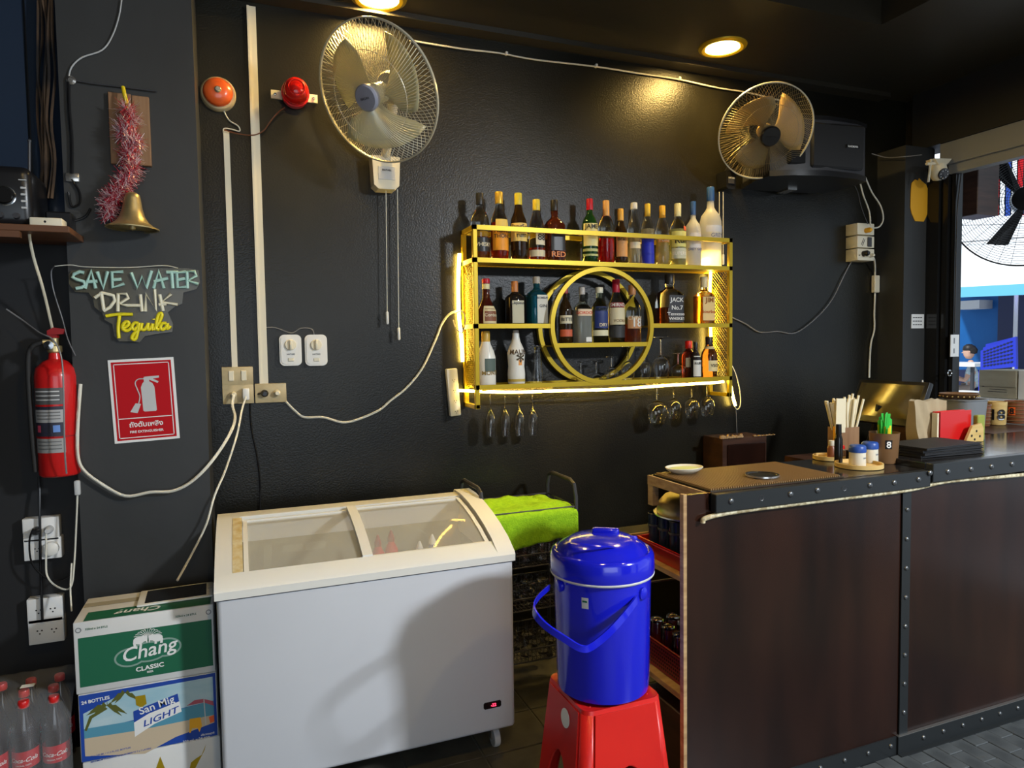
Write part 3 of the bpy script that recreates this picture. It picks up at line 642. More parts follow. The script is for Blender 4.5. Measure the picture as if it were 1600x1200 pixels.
def holes(fr, x, z, t, s=1):
    part('socket_holes', MB().disc((x-.006*s, z+.003*s), .0026*s, fr, .0008, 8).disc((x+.006*s, z+.003*s), .0026*s, fr, .0008, 8).disc((x, z-.007*s), .0024*s, fr, .0008, 8), 'black', t, 0)
t, fr, w_, h_ = plate('wall_socket', 'ivory double socket under the light switches with white plugs', 'socket', 347, 602, 397, 630, m='ivory_dirty')
plug(fr, -w_*.15, .0, 'ivory', t); part('plug', MB().rbox((w_*.14, -h_*.3, 0), (w_*.36, h_*.33, .035), .006, 2, fr), 'white_plastic', t)
t, fr, w_, h_ = plate('wall_socket', 'double socket with a black and a white plug right of the conduit foot', 'socket', 398, 600, 448, 628, m='ivory_dirty')
plug(fr, -w_*.2, 0, 'black', t, .016); plug(fr, w_*.2, 0, 'ivory', t, .014)
for k, (x0, x1, l) in enumerate(((436, 472, 'left of two rounded white fan regulators on the wall'), (476, 512, 'right of two rounded white fan regulators on the wall'))):
    a = at(x0, 523, 'Y', YW-.03); b = at(x1, 571, 'Y', YW-.03); c = (a+b)/2; w_ = b.x-a.x; h_ = a.z-b.z
    t = thing('fan_regulator', l, 'regulator', (c.x, YW, b.z), 0, 'fan regulators'); fr = frame((c.x, YW, c.z))
    bm_ = MB(); r_ = .022
    def rr_(ww, hh, rad, n=6): return [(sx*(ww/2-rad)+rad*math.cos(a_), sy*(hh/2-rad)+rad*math.sin(a_)) for sx, sy, s0 in ((1, 1, 0), (-1, 1, PI/2), (-1, -1, PI), (1, -1, 1.5*PI)) for a_ in [s0+PI/2*i/n for i in range(n+1)]]
    part('box', bm_.prism(rr_(w_, h_, r_), 0, .03, fr).prism(rr_(w_*.88, h_*.9, r_*.9), .03, .034, fr), 'white_plastic', t)
    kb = part('knob', MB().lathe([(.025, .034), (.023, .044), (0, .045)], 28, fr @ Matrix.Translation((0, h_*.17, 0))), 'ivory', t)
    part('knob_grip', MB().rbox((-.005, h_*.17-.021, .044), (.005, h_*.17+.022, .058), .003, 2, fr), 'ivory', kb)
    part('print', MB().text('HATARI', .011, fr, z=.0345+.0002, bold=.02, fn=None) if 0 else MB().text('HATARI', .010, fr @ Matrix.Translation((0, -h_*.13, .0348)), bold=.02), 'black', t, 0)
    part('button', MB().rbox((-.013, -h_*.36, .034), (.013, -h_*.25, .038), .003, 1, fr), 'ivory', t)
# sockets on the recessed left wall
YL = 3.08
for nm, l, q, pl in (('wall_socket', 'upper white double socket on the left wall, two plugs in it', (34, 812, 93, 843), 1), ('wall_socket', 'second white socket with a round timer dial, left wall', (36, 844, 97, 871), 2),
                ('wall_socket', 'third white double socket down the left wall, top one of the lower pair', (41, 938, 99, 969), 3), ('wall_socket', 'lowest white double socket on the left wall', (43, 970, 101, 1001), 4)):
    t, fr, w_, h_ = plate(nm, l, 'socket', *q, Y=YL, d=.045, m='white')
    if pl == 1: plug(fr, -w_*.1, 0, 'black', t, .014, .04); plug(fr, w_*.25, 0, 'light_grey', t, .014, .04)
    elif pl == 2:
        holes(fr, -w_*.15, 0, t); part('timer_dial', MB().lathe([(.026, 0), (.026, .018), (.02, .022), (0, .022)], 28, fr @ Matrix.Translation((w_*.24, 0, 0))), 'white_plastic', t)
    else: holes(fr, -w_*.18, 0, t, 1.2); holes(fr, w_*.22, 0, t, 1.2)
# stacked boxes with plugs on the right
for i, l in enumerate(('top ivory socket box in the corner under the speaker, a plug in it', 'middle ivory socket box in the corner under the speaker', 'bottom ivory socket box with a black plug under the speaker')):
    y0 = 348+20*i; t, fr, w_, h_ = plate('wall_socket', l, 'socket', 1340, y0, 1366, y0+19.5, d=.09, m='ivory')
    if i == 0: plug(fr, 0, -.01, 'orange', t, .016, .04)
    elif i == 1: part('switch', MB().rbox((.01, -.03, 0), (.045, .03, .006), .003, 1, fr), 'dark_grey', t); part('vent_marks', MB().tube([(-.04, -.02, .001), (-.02, .02, .001)], .002, 4, m=fr).tube([(-.03, -.025, .001), (-.01, .015, .001)], .002, 4, m=fr), 'dark_grey', t)
    else: plug(fr, -.02, .005, 'black', t, .018, .04); plug(fr, .035, -.005, 'ivory', t, .012, .03)
# power strip hanging left of the shelf
a = at(711, 576, 'Y', YW-.03); b = at(706, 650, 'Y', YW-.03); c = (a+b)/2; hh = (a-b).length/2
t = thing('power_strip', 'white power strip with five outlets hanging left of the gold shelf', 'power strip', b)
fr = frame((c.x, YW-.005, c.z), (1, 0, .07), (-.07, 0, 1))
part('body', MB().rbox((-.028, -hh, 0), (.028, hh, .035), .006, 2, fr), 'white_plastic', t)
for k in range(4): holes(fr @ Matrix.Translation((0, 0, .035)), .004, hh*.5-k*hh*.44, t, .9)
# ------------------------------------------------------------------ cables
def cable(label, pts, m='cable', r=.004, Y=YW-.012, name='cable', cat='cable', smooth=5, n=6):
    P = [at(p[0], p[1], 'Y', p[2] if len(p) > 2 else Y) for p in pts]
    return tag(part(name, MB().tube(P, r, n, smooth), m, None, 60), label, cat)
cable('thin white cable clipped along the top of the wall', [(640, 63), (720, 76), (780, 83), (835, 93), (930, 104), (1000, 115), (1060, 124), (1120, 137), (1170, 145), (1230, 160)], r=.0045)
mbc = MB()
for x, y in ((790, 85), (930, 104), (1060, 124)): p = at(x, y, 'Y', YW); mbc.rbox((p.x-.007, YW-.02, p.z-.009), (p.x+.007, YW, p.z+.009), .003, 1)
tag(part('cable_clip', mbc, 'white_plastic', None), 'small white clips holding the cable at the top of the wall', 'clip')['kind'] = 'stuff'
cable('pale wire looping from the alarm bell to the thin conduit', [(350, 174), (358, 188), (372, 197), (374, 205), (362, 202), (350, 201), (349, 208)], 'cable', .003)
cable('reddish wire looping from the thin conduit to the red beacon', [(350, 203), (372, 209), (396, 211), (412, 204), (422, 190), (434, 176), (445, 168)], 'brown_band', .0025, YW-.03)
cable('white cable sagging from the socket to the left end of the gold shelf', [(438, 616), (448, 629), (462, 643), (476, 652), (505, 652), (535, 660), (560, 655), (592, 641), (610, 626), (635, 606), (660, 575), (681, 530), (690, 507), (702, 491), (714, 486)], r=.006)
cable('white cable looping across the grey pillar behind the carton', [(365, 617, 3.24), (363, 634, 3.2), (367, 655, 3.1), (357, 682, 3.0), (330, 722, 2.93), (300, 752, 2.92), (270, 767, 2.92), (235, 769, 2.92), (196, 775, 2.92), (160, 757, 2.92), (132, 736, 2.92), (122, 715, 2.92), (121, 680, 2.92), (123, 640, 2.93), (126, 600, 2.94)], r=.0065)
cable('thinner white cable running from the socket down to the tablet', [(385, 618, 3.24), (378, 640, 3.2), (370, 680, 3.1), (352, 735, 3.0), (335, 775, 2.93), (322, 820, 2.9), (300, 865, 2.86), (277, 907, 2.76)], r=.0045)
cable('black cable dropping from the black plug behind the freezer', [(412, 614, 3.24), (398, 618), (391, 632), (393, 670), (401, 710), (406, 750), (407, 800)], 'black', .004)
cable('two thin grey wires from the conduit to the regulators', [(408, 512), (430, 512), (455, 520), (470, 513), (487, 514), (491, 524)], 'cable_grey', .0022)
cable('loop of thin yellowish cable around the left light strip', [(712, 490, 3.26), (722, 486, 3.2), (727, 500, 3.17), (722, 520, 3.2), (712, 512, 3.24), (708, 500, 3.26)], 'ivory', .003)
cable('white wire hanging from the speaker into the socket box', [(1343, 281, 3.12), (1349, 305, 3.14), (1358, 330, 3.18), (1360, 352, 3.18)], 'cable', .005)
cable('second white wire curving out right of the speaker', [(1352, 277, 3.12), (1362, 300, 3.14), (1376, 322, 3.16), (1380, 342, 3.17), (1374, 354, 3.17), (1362, 357, 3.18)], 'cable', .005)
cable('thin dark cable hanging from the speaker', [(1330, 280, 3.12), (1340, 300, 3.14), (1346, 325, 3.16), (1356, 350, 3.18)], 'dark_grey', .003)
cable('dark cable drooping from the shelf to the socket box', [(1144, 496), (1165, 506), (1187, 519), (1215, 518), (1243, 520), (1275, 497), (1300, 468), (1318, 432), (1330, 410), (1344, 398, 3.2)], 'cable_grey', .0035)
cable('white cable with adapter hanging below the socket boxes', [(1352, 399, 3.19), (1364, 402, 3.22), (1367, 415, 3.25), (1367, 430), (1367, 460), (1366, 490), (1366, 515), (1361, 535), (1359, 560), (1358, 590)], 'cable', .006)
a = at(1368, 444, 'Y', YW-.02); tag(part('adapter', MB().rbox((a.x-.022, YW-.035, a.z-.055), (a.x+.022, YW-.005, a.z+.055), .004, 1), 'ivory', None), 'small white in-line adapter on the hanging cable in the corner', 'adapter')
cable('white plug lead looping at the right end of the gold shelf', [(1143, 570, 3.26), (1150, 585, 3.24), (1156, 610, 3.24), (1157, 632, 3.24), (1152, 640, 3.25), (1147, 634, 3.26)], 'cable', .003)
cable('thin cord hanging straight down below the right end of the shelf', [(1150, 640), (1151, 665), (1152, 690)], 'cable_grey', .002)
cable('thin wire crossing the top of the grey pillar', [(190, 0, 2.94), (186, 25, 2.94), (176, 55, 2.94), (160, 78, 2.94), (128, 90, 2.94), (112, 105, 2.94), (107, 122, 2.94)], 'light_grey', .0028)
cable('black cable running down the left edge of the pillar', [(107, 122, 2.94), (108, 170, 2.94), (112, 220, 2.94), (112, 272, 2.94)], 'black', .006)
cable('black loop of cable beside the brass bell, left of the board', [(112, 280, 2.94), (124, 300, 2.94), (124, 318, 2.94), (112, 322, 2.94), (107, 300, 2.94)], 'black', .004)
cable('thin dark wire from the pillar hook to the wooden board', [(110, 124, 2.94), (140, 130, 2.94), (190, 136, 2.94), (245, 143, 2.94)], 'dark_grey', .0025)
p = at(110, 124, 'Y', 2.93); tag(part('wall_hook', MB().lathe([(.006, 0), (.014, .006), (.016, .012), (.008, .018), (0, .018)], 12, frame((p.x, YP, p.z))), 'steel', None), 'small metal hook at the left edge of the pillar', 'hook')
p = at(112, 276, 'Y', 2.93); tag(part('cable_clamp', MB().rbox((p.x-.022, YP-.012, p.z-.016), (p.x+.022, YP, p.z+.016), .004, 2), 'steel', None), 'small steel cable clamp low on the pillar left of the bell', 'clamp')
cable('thin white wire along the top of the neon sign', [(86, 416, 2.93), (110, 414, 2.93), (135, 417, 2.93), (200, 418, 2.92), (255, 415, 2.92), (278, 419, 2.92)], 'cable', .0016)
cable('thin dark wire hanging left of the neon sign to the extinguisher', [(86, 416, 2.94), (80, 425, 2.97), (84, 455, 2.98), (98, 500, 2.98), (106, 530, 2.96), (118, 556, 2.94)], 'cable_grey', .0022)
cable('white cable hanging down from the shelf socket to the extinguisher', [(50, 345, 2.78), (46, 365, 2.79), (52, 400, 2.85), (64, 440, 2.9), (72, 470, 2.95), (80, 505, 3.0), (83, 520, 3.03)], 'ivory', .005)
cable('grey wire slanting down across the left wall over the extinguisher', [(10, 483, 3.0), (35, 500, 2.98), (62, 520, 2.90), (82, 530, 2.86), (95, 555, 2.85), (99, 600, 2.84), (101, 700, 2.84), (104, 740, 2.86)], 'cable_grey', .0028)
cable('black wire between the two pairs of sockets on the left wall', [(61, 745, 3.05), (62, 800, 3.02), (63, 870, 3.02), (65, 930, 3.02), (66, 968, 3.02)], 'black', .005)
cable('black lead looping from the upper left socket', [(52, 826, 3.0), (46, 845, 3.0), (50, 880, 3.0), (72, 903, 3.0), (95, 906, 3.0), (116, 895, 2.98)], 'black', .0035)
cable('white lead with a plug looping under the upper left sockets', [(72, 826, 3.0), (72, 870, 3.0), (74, 900, 3.0), (90, 917, 2.97), (110, 918, 2.95), (116, 880, 2.95), (120, 800, 2.95), (121, 770, 2.95)], 'cable', .0035)
cable('white cord dropping beside the pillar behind the green carton', [(112, 880, 2.95), (110, 920, 2.94), (112, 955, 2.9)], 'cable', .003)
p = at(121, 762, 'Y', 2.94); tag(part('inline_switch', MB().rbox((p.x-.010, 2.93, p.z-.028), (p.x+.010, 2.948, p.z+.028), .006, 2), 'light_grey', None), 'small grey in-line switch below the extinguisher', 'switch')
mb = MB()
for k in range(7):
    x = 60+k*3.5; P = [at(x+random.uniform(-6, 6), y, 'Y', 3.02-.008*k) for y in (-10, 60, 120, 190, 250, 310)]; mb.tube(P, .0045, 5, 4)
tag(part('cable_bundle', mb, 'bundle', None, 60), 'bundle of brown and black cables hanging at the top left behind the amplifier', 'cables')['kind'] = 'stuff'
# ------------------------------------------------------------------ board with tinsel and bell
a = at(168, 143, 'Y', YP-.02); b = at(237, 260, 'Y', YP-.02)
t = thing('wooden_board', 'brown wooden board hung on the grey pillar behind the tinsel', 'board', ((a.x+b.x)/2, YP, b.z))
part('board', MB().rbox((a.x+.0, YP-.02, b.z), (a.x+.075, YP, a.z), .002, 1).rbox((a.x+.077, YP-.022, b.z+.001), (b.x, YP, a.z-.004), .002, 1), 'wood', t, 0)
part('back_frame', MB().box((a.x+.02, YP-.012, b.z-.01), (b.x-.02, YP, b.z)), 'black', t, 0)
path = [at(x, y, 'Y', YP-.07) for x, y in ((196, 168), (205, 188), (190, 205), (212, 222), (198, 240), (208, 262), (196, 282), (184, 300), (172, 312), (170, 335))]
S = spline(path, 10)
mb = MB(); ms = MB()
for k in range(3200):
    p = random.choice(S)+V([random.gauss(0, .006) for _ in range(3)]); d = V([random.gauss(0, 1), random.gauss(0, .7), random.gauss(0, 1)]).normalized(); L = random.uniform(.026, .048)
    q = p+d*L; s_ = d.orthogonal().normalized()*.0011
    if q.y > YP-.025: q.y = YP-.025
    (ms if random.random() < .42 else mb).add([p-s_, p+s_, q+s_*.5, q-s_*.5], [(0, 1, 2, 3)])
t = thing('tinsel_garland', 'red and silver tinsel garland hanging over the wooden board and bell', 'tinsel', path[-1])
part('red_strands', mb, 'tinsel', t, 0, stuff=True); part('silver_strands', ms, 'tinsel_silver', t, 0, stuff=True); part('cord', MB().tube(S, .004, 5), 'tinsel', t)
cable('short yellow ribbon holding the tinsel at the top of the board', [(192, 136, 2.90), (195, 150, 2.885), (198, 160, 2.88), (200, 172, 2.88)], 'yellow', .007, name='ribbon', cat='ribbon')
c = at(207, 358, 'Y', 2.87); h_ = at(207, 302, 'Y', 2.87).z-c.z
t = thing('brass_bell', 'dull brass hand bell hanging below the tinsel', 'bell', c)
m = Matrix.Translation(c) @ Matrix.Rotation(R(2), 4, 'Y')
part('bell_body', MB().lathe([(.086, 0), (.088, .003), (.080, .012), (.056, .030), (.040, .055), (.031, .085), (.026, h_*.85), (.018, h_*.98), (0, h_)][:0] or [(.080, 0.002), (.088, 0), (.089, .004), (.074, .010), (.055, .024), (.042, .045), (.033, .075), (.027, .112), (.023, .125), (.012, .132), (0, .133)], 40, m), 'brass', t, 50)
part('clapper', MB().lathe([(0, -.006), (.010, 0), (.012, .010), (.004, .02), (.003, .12), (0, .12)], 14, m), 'brass', t)
# ------------------------------------------------------------------ neon-style sign
def L_(pts): return pts
NS = [  # strokes in zoomed sign pixels (scale 3.75, origin 0,400): (colour, points)
 ('neon_teal', [(492, 98), (468, 92), (435, 105), (425, 125), (450, 138), (490, 150), (500, 170), (480, 184), (445, 190)]),
 ('neon_teal', [(498, 190), (535, 85), (560, 190)]), ('neon_teal', [(505, 152), (570, 148)]),
 ('neon_teal', [(570, 92), (605, 190), (630, 90)]), ('neon_teal', [(722, 92), (655, 95), (660, 185), (728, 162)]), ('neon_teal', [(658, 140), (712, 136)]),
 ('neon_teal', [(768, 98), (805, 190), (832, 118), (858, 188), (888, 86)]),
 ('neon_teal', [(900, 190), (930, 85), (960, 190)]), ('neon_teal', [(902, 150), (985, 130)]), ('neon_teal', [(975, 95), (1045, 95)]), ('neon_teal', [(1005, 92), (1012, 190)]),
 ('neon_teal', [(1090, 92), (1035, 98), (1040, 185), (1092, 180)]), ('neon_teal', [(1038, 140), (1085, 132)]),
 ('neon_teal', [(1098, 190), (1095, 92), (1140, 90), (1150, 115), (1100, 145), (1162, 165)]),
 ('neon_cream', [(592, 210), (608, 318)]), ('neon_cream', [(555, 245), (600, 215), (665, 232), (672, 262), (645, 300), (606, 322)]),
 ('neon_cream', [(690, 325), (692, 222), (740, 222), (752, 245), (700, 280), (745, 290), (825, 290)]),
 ('neon_cream', [(822, 225), (832, 325)]), ('neon_cream', [(852, 325), (855, 222), (915, 318), (905, 195)]),
 ('neon_cream', [(935, 225), (955, 322)]), ('neon_cream', [(1002, 222), (948, 270), (1040, 285)]), ('neon_cream', [(930, 285), (975, 282)]),
 ('neon_yellow', [(620, 352), (690, 342), (778, 342)]), ('neon_yellow', [(700, 350), (692, 420), (696, 482)]),
 ('neon_yellow', [(715, 425), (745, 410), (755, 392), (738, 385), (720, 405), (722, 430), (745, 438), (775, 418)]),
 ('neon_yellow', [(812, 395), (788, 392), (772, 415), (785, 432), (805, 415), (815, 392), (805, 450), (792, 488), (772, 482), (785, 455), (825, 425)]),
 ('neon_yellow', [(832, 392), (826, 425), (845, 432), (862, 410), (868, 392), (864, 420), (872, 432), (890, 412), (894, 395), (890, 425), (900, 432)]), ('neon_yellow', [(899, 368), (900, 374)]),
 ('neon_yellow', [(900, 432), (925, 400), (948, 350), (940, 335), (925, 350), (915, 400), (918, 428), (935, 432)]),
 ('neon_yellow', [(975, 395), (952, 395), (940, 415), (950, 432), (970, 420), (982, 395), (975, 425), (990, 420), (996, 408)])]
def sg(x, y, Y=YP-.022): return at(x/3.75, 400+y/3.75, 'Y', Y)
t = thing('neon_sign', 'unlit neon-style sign reading SAVE WATER DRINK Tequila on the pillar', 'sign', sg(790, 505, YP))
out = [(420, 85), (560, 72), (700, 70), (900, 72), (1100, 72), (1165, 85), (1172, 160), (1150, 195), (1075, 215), (1068, 280), (1020, 300), (985, 330), (1015, 400), (1010, 445), (930, 455), (850, 470), (820, 505), (760, 500), (700, 500), (670, 470), (660, 400), (615, 375), (600, 335), (555, 300), (545, 250), (520, 215), (440, 210), (405, 165), (405, 110)]
bp_ = [sg(x, y, YP-.010) for x, y in out]
n = len(bp_); pb = MB().add(bp_+[p+V((0, -.004, 0)) for p in bp_], [tuple(range(n)), tuple(range(2*n-1, n-1, -1))]+[(i, n+i, n+(i+1) % n, (i+1) % n) for i in range(n)])
part('acrylic_back', pb, 'acrylic', t, 0)
for c_, pts in NS: part('letter_tube', MB().tube([sg(x, y) for x, y in pts], .0064, 8, 1 if c_ != 'neon_yellow' else 4), c_, t, 50)
# ------------------------------------------------------------------ fire extinguisher sign
TL, TR, BR, BL = [at(x, y, 'Y', YP-.004) for x, y in ((169, 562), (272, 557), (280, 687), (178, 693))]
u = (TR-TL); v = (TL-BL); m = frame((TL+TR+BL+BR)/4, u, v); W_, H_ = u.length, v.length
t = thing('safety_sign', 'red and white fire extinguisher sign with Thai lettering on the pillar', 'sign', (BL+BR)/2)
part('board', MB().rbox((-W_/2, -H_/2, -.002), (W_/2, H_/2, .001), .0008, 1, m), 'white', t, 0)
def rect(x0, y0, x1, y1): return [(x0, y0), (x1, y0), (x1, y1), (x0, y1)]
a_, b_ = W_/2*.91, H_/2*.94
part('red_field', MB().face(rect(-a_, -b_, a_, b_), m, .0014), 'sign_red', t, 0)
a1, b1 = a_*.93, b_*.95
fr_ = MB()
for q in ((-a1, -b1, a1, -b1+.003), (-a1, b1-.003, a1, b1), (-a1, -b1, -a1+.003, b1), (a1-.003, -b1, a1, b1), (-a1, -H_*.215, a1, -H_*.205)): fr_.face(rect(*q), m, .0018)
part('white_line', fr_, 'white', t, 0)
s = H_/.36*.001
bd = [(-.005, -.062), (.033, -.062), (.036, -.058), (.034, .030), (.028, .045), (.018, .052), (.018, .068), (-.001, .068), (0, .052), (-.006, .045), (-.012, .030), (-.010, -.058)]
k_ = H_/.315
ic = MB().face([(x*k_+.004, y*k_*1.0+.018) for x, y in bd], m, .0019)
ic.face([(x*k_+.004, y*k_+.018) for x, y in ((.0, .070), (.052, .072), (.052, .064), (.02, .060))], m, .0020).face([(x*k_+.004, y*k_+.018) for x, y in ((.022, .066), (.050, .050), (.046, .044), (.018, .058))], m, .0021)
part('extinguisher_picture', ic, 'light_grey', t, 0)
part('hose_picture', MB().tube([m @ V((x*k_, y*k_, .002)) for x, y in ((.006, .080), (-.015, .080), (-.026, .066), (-.020, .04), (-.014, .015), (-.020, -.012))], .0022, 5, 4).face([(x*k_, y*k_) for x, y in ((-.030, -.010), (-.012, -.014), (-.026, -.048), (-.050, -.042))], m, .002), 'light_grey', t, 0)
part('lettering', MB().text('ถังดับเพลิง', .026*k_, m @ Matrix.Translation((0, -H_*.285, .002)), bold=.02).text('FIRE EXTINGUISHER', .0125*k_, m @ Matrix.Translation((0, -H_*.375, .002)), bold=.025, sx=1.02), 'white', t, 0)
# ------------------------------------------------------------------ extinguisher
ex = V((-.632, 2.965, 1.152)); t = thing('fire_extinguisher', 'red fire extinguisher hanging left of the grey pillar', 'fire extinguisher', ex)
m = Matrix.Translation(ex); r_ = .068
part('cylinder', MB().lathe([(0, .0), (r_*.9, 0), (r_, .008), (r_, .365), (r_*.92, .395), (r_*.6, .418), (.022, .428), (.018, .455), (0, .455)], 36, m), 'red', t, 50)
part('valve', MB().lathe([(.020, .450), (.024, .455), (.024, .475), (.014, .480), (.014, .51), (0, .51)], 18, m).tube([(0, 0, .49), (-.035, -.01, .49)], .010, 10, m=m), 'brass', t)
part('handle', MB().box((-.012, -.02, .505), (.014, .012, .515), m).prism([(-.02, 0), (.03, .004), (.035, .022), (.0, .028), (-.02, .016)], -.008, .008, m @ Matrix.Translation((0, 0, .515)) @ Matrix.Rotation(PI/2, 4, 'X')), 'deep_red', t)
part('gauge', MB().lathe([(.016, 0), (.016, .008), (0, .009)], 16, frame((ex.x-.012, ex.y-.022, ex.z+.478))), 'chrome', t)
part('hose', MB().tube([(-.03, -.01, .49), (-.07, -.01, .47), (-.082, -.012, .40), (-.080, -.018, .2), (-.074, -.02, .02)], .009, 8, 5, m=m), 'rubber', t, 60)
for z0, z1, c_, nme in ((.265, .325, (.10, .10, .10), 'label'), (.150, .258, (.03, .03, .05), 'label'), (.090, .142, (.34, .34, .33), 'label'), (.200, .246, (.42, .42, .42), 'label')):
    part('paper_label', MB().lathe([(r_+.0008+(.0004 if z0 == .2 else 0), z0), (r_+.0008+(.0004 if z0 == .2 else 0), z1)], 20, m, a0=R(-155), a1=R(-62)), pmat(c_), t, 60)
    for j in range(3 if z0 != .15 else 0):
        zz = z0+(z1-z0)*(.25+.25*j); part('print', MB().lathe([(r_+.0018, zz), (r_+.0018, zz+.004)], 14, m, a0=R(-145), a1=R(-72)), pmat((.6, .6, .6) if z0 == .265 else (.15, .15, .15)), t, 0)
part('print', MB().lathe([(r_+.0018, .165), (r_+.0018, .190)], 6, m, a0=R(-142), a1=R(-128)), pmat((.7, .08, .15)), t, 0)
part('print', MB().lathe([(r_+.0018, .165), (r_+.0018, .190)], 6, m, a0=R(-92), a1=R(-74)), pmat((.15, .3, .7)), t, 0)
part('wall_strap', MB().lathe([(r_+.002, .146), (r_+.002, .150)], 28, m).box((-.02, .0, .3), (.02, .115, .33), m), 'deep_red', t, 0)
# ------------------------------------------------------------------ amplifier shelf
a = at(0, 352, 'Y', 2.74); xr = at(108, 355, 'Y', 2.72).x; zs = 2.005
t = thing('wooden_shelf', 'brown wooden wall shelf at the left holding the amplifier', 'shelf', (xr-.35, 2.9, zs-.02))
part('board', MB().rbox((xr-.75, 2.72, zs-.0), (xr, 3.04, zs+.022), .002, 1), 'shelf_wood', t, 0)
part('front_batten', MB().box((xr-.75, 2.715, zs-.022), (xr-.14, 2.74, zs-.001)), 'shelf_wood', t, 0)
part('bracket', MB().box((xr-.45, 2.8, zs-.16), (xr-.435, 3.04, zs)), 'dark_wood', t, 0)
zt2 = zs+.022; p = at(49, 300, 'Y', 2.78)
t = thing('amplifier', 'black audio amplifier with a round volume dial on the left shelf', 'amplifier', (p.x-.2, 2.88, zt2))
part('case', MB().rbox((p.x-.4, 2.78, zt2), (p.x, 3.02, zt2+.205), .03, 3), 'black', t)
fr = frame((p.x-.075, 2.779, zt2+.10))
kn = part('volume_dial', MB().lathe([(.030, 0), (.030, .004), (.026, .005), (.024, .018), (0, .018)], 32, fr), 'black_gloss', t)
part('dial_ring', MB().lathe([(.030, .0), (.033, .001), (.033, .004), (.030, .005)], 36, fr, close=True), 'chrome', kn)
part('pointer', MB().box((-.014, .010, .018), (-.010, .020, .019), fr), 'white', kn, 0)
for k in range(3): part('small_knob', MB().lathe([(.011, 0), (.009, .014), (0, .014)], 16, frame((p.x-.045-.045*k, 2.779, zt2+.035))), 'dark_grey', t)
mb = MB()
for k in range(4): mb.rbox((p.x-.030, 2.774, zt2+.06+.022*k), (p.x-.014, 2.779, zt2+.067+.022*k), .001, 1)
part('buttons', mb, 'light_grey', t, 0)
part('print', MB().box((p.x-.035, 2.7785, zt2+.155), (p.x-.012, 2.7795, zt2+.158)), 'light_grey', t, 0)
tag(part('antenna', MB().tube([at(48, 335, 'Y', 2.9), at(46, 270, 'Y', 2.9), at(46, 222, 'Y', 2.9)], .005, 8).lathe([(.006, 0), (.007, .006), (0, .012)], 10, Matrix.Translation(at(46, 222, 'Y', 2.9))), 'dark_grey', None), 'thin upright antenna behind the amplifier', 'antenna')
a = at(46, 354, 'Y', 2.76)
t = thing('extension_socket', 'small white extension socket on the end of the left shelf', 'socket', (a.x+.045, 2.79, zt2))
part('body', MB().rbox((a.x, 2.76, zt2), (a.x+.095, 2.83, zt2+.032), .004, 2), 'ivory', t); part('socket_holes', MB().disc((a.x+.045, zt2+.018), .004, Matrix([[1, 0, 0, 0], [0, 0, -1, 2.7595], [0, 1, 0, 0], [0, 0, 0, 1]]), 0, 10), 'black', t, 0)
t = thing('receiver_box', 'small black box with cables behind the extension socket', 'box', (a.x+.06, 2.93, zt2)); part('case', MB().rbox((a.x+.02, 2.88, zt2), (a.x+.10, 2.98, zt2+.075), .005, 1), 'black', t); part('cable', MB().tube([(a.x+.09, 2.93, zt2+.05), (a.x+.13, 2.94, zt2+.07), (xr+.03, 2.93, zt2+.10)], .004, 6, 5), 'black', t)
struct('wall_south_added', MB().box((-2.75, -3.35, 2.5), (4.6, -3.2, 3.6)).box((-2.75, -3.35, 0), (-1.6, -3.2, 2.5)).box((2.2, -3.35, 0), (4.6, -3.2, 2.5)), 'black_matt')  # unseen wall behind the viewer, added to cut sky light and its reflections
struct('wall_west', MB().box((-2.75, -3.2, 0), (-2.6, 3.2, 3.6)), 'black_matt')
# ------------------------------------------------------------------ chest freezer
FX0, FX1, FY0, FY1 = -.108, .970, 2.456, 3.05
fz = thing('chest_freezer', 'white chest freezer with a curved sliding glass lid', 'freezer', ((FX0+FX1)/2, 2.75, 0))
body = MB()
ox0, ox1, oy0, oy1, zt_, zb_ = FX0+.006, FX1-.006, FY0+.006, FY1-.006, .772, .10
bmx = bmesh.new(); bmesh.ops.create_cube(bmx, size=1)
for v in bmx.verts: v.co = V(((ox0+ox1)/2+v.co.x*(ox1-ox0), (oy0+oy1)/2+v.co.y*(oy1-oy0), (zt_+zb_)/2+v.co.z*(zt_-zb_)))
bmesh.ops.bevel(bmx, geom=[e for e in bmx.edges if abs(e.verts[0].co.z-e.verts[1].co.z) > .3 or (e.verts[0].co.z < .2 and e.verts[1].co.z < .2)], offset=.016, segments=3, profile=.5, affect='EDGES')
bmesh.ops.delete(bmx, geom=[f for f in bmx.faces if f.normal.z > .9 and f.calc_center_median().z > .7], context='FACES')
bmx.verts.index_update(); body.add([v.co.copy() for v in bmx.verts], [[v.index for v in f.verts] for f in bmx.faces]); bmx.free()
part('body', body, 'freezer_white', fz)
ix0, ix1, iy0, iy1, iz0 = FX0+.07, FX1-.06, FY0+.07, FY1-.07, .60
part('inner_tub', MB().add([(ix0, iy0, iz0), (ix1, iy0, iz0), (ix1, iy1, iz0), (ix0, iy1, iz0), (ix0, iy0, .80), (ix1, iy0, .80), (ix1, iy1, .90), (ix0, iy1, .90)],
     [(0, 1, 2, 3), (0, 4, 5, 1), (1, 5, 6, 2), (2, 6, 7, 3), (3, 7, 4, 0)]), 'freezer_inner', fz, 0)
part('compressor_step', MB().rbox((ix1-.16, iy0+.01, iz0+.001), (ix1-.002, iy1-.01, iz0+.05), .01, 1), 'freezer_inner', fz)
capp = [(2.456, .768), (2.454, .795), (2.462, .806), (2.53, .834), (2.62, .868), (2.72, .897), (2.82, .918), (2.93, .932), (3.03, .934), (3.052, .925), (3.055, .768)]
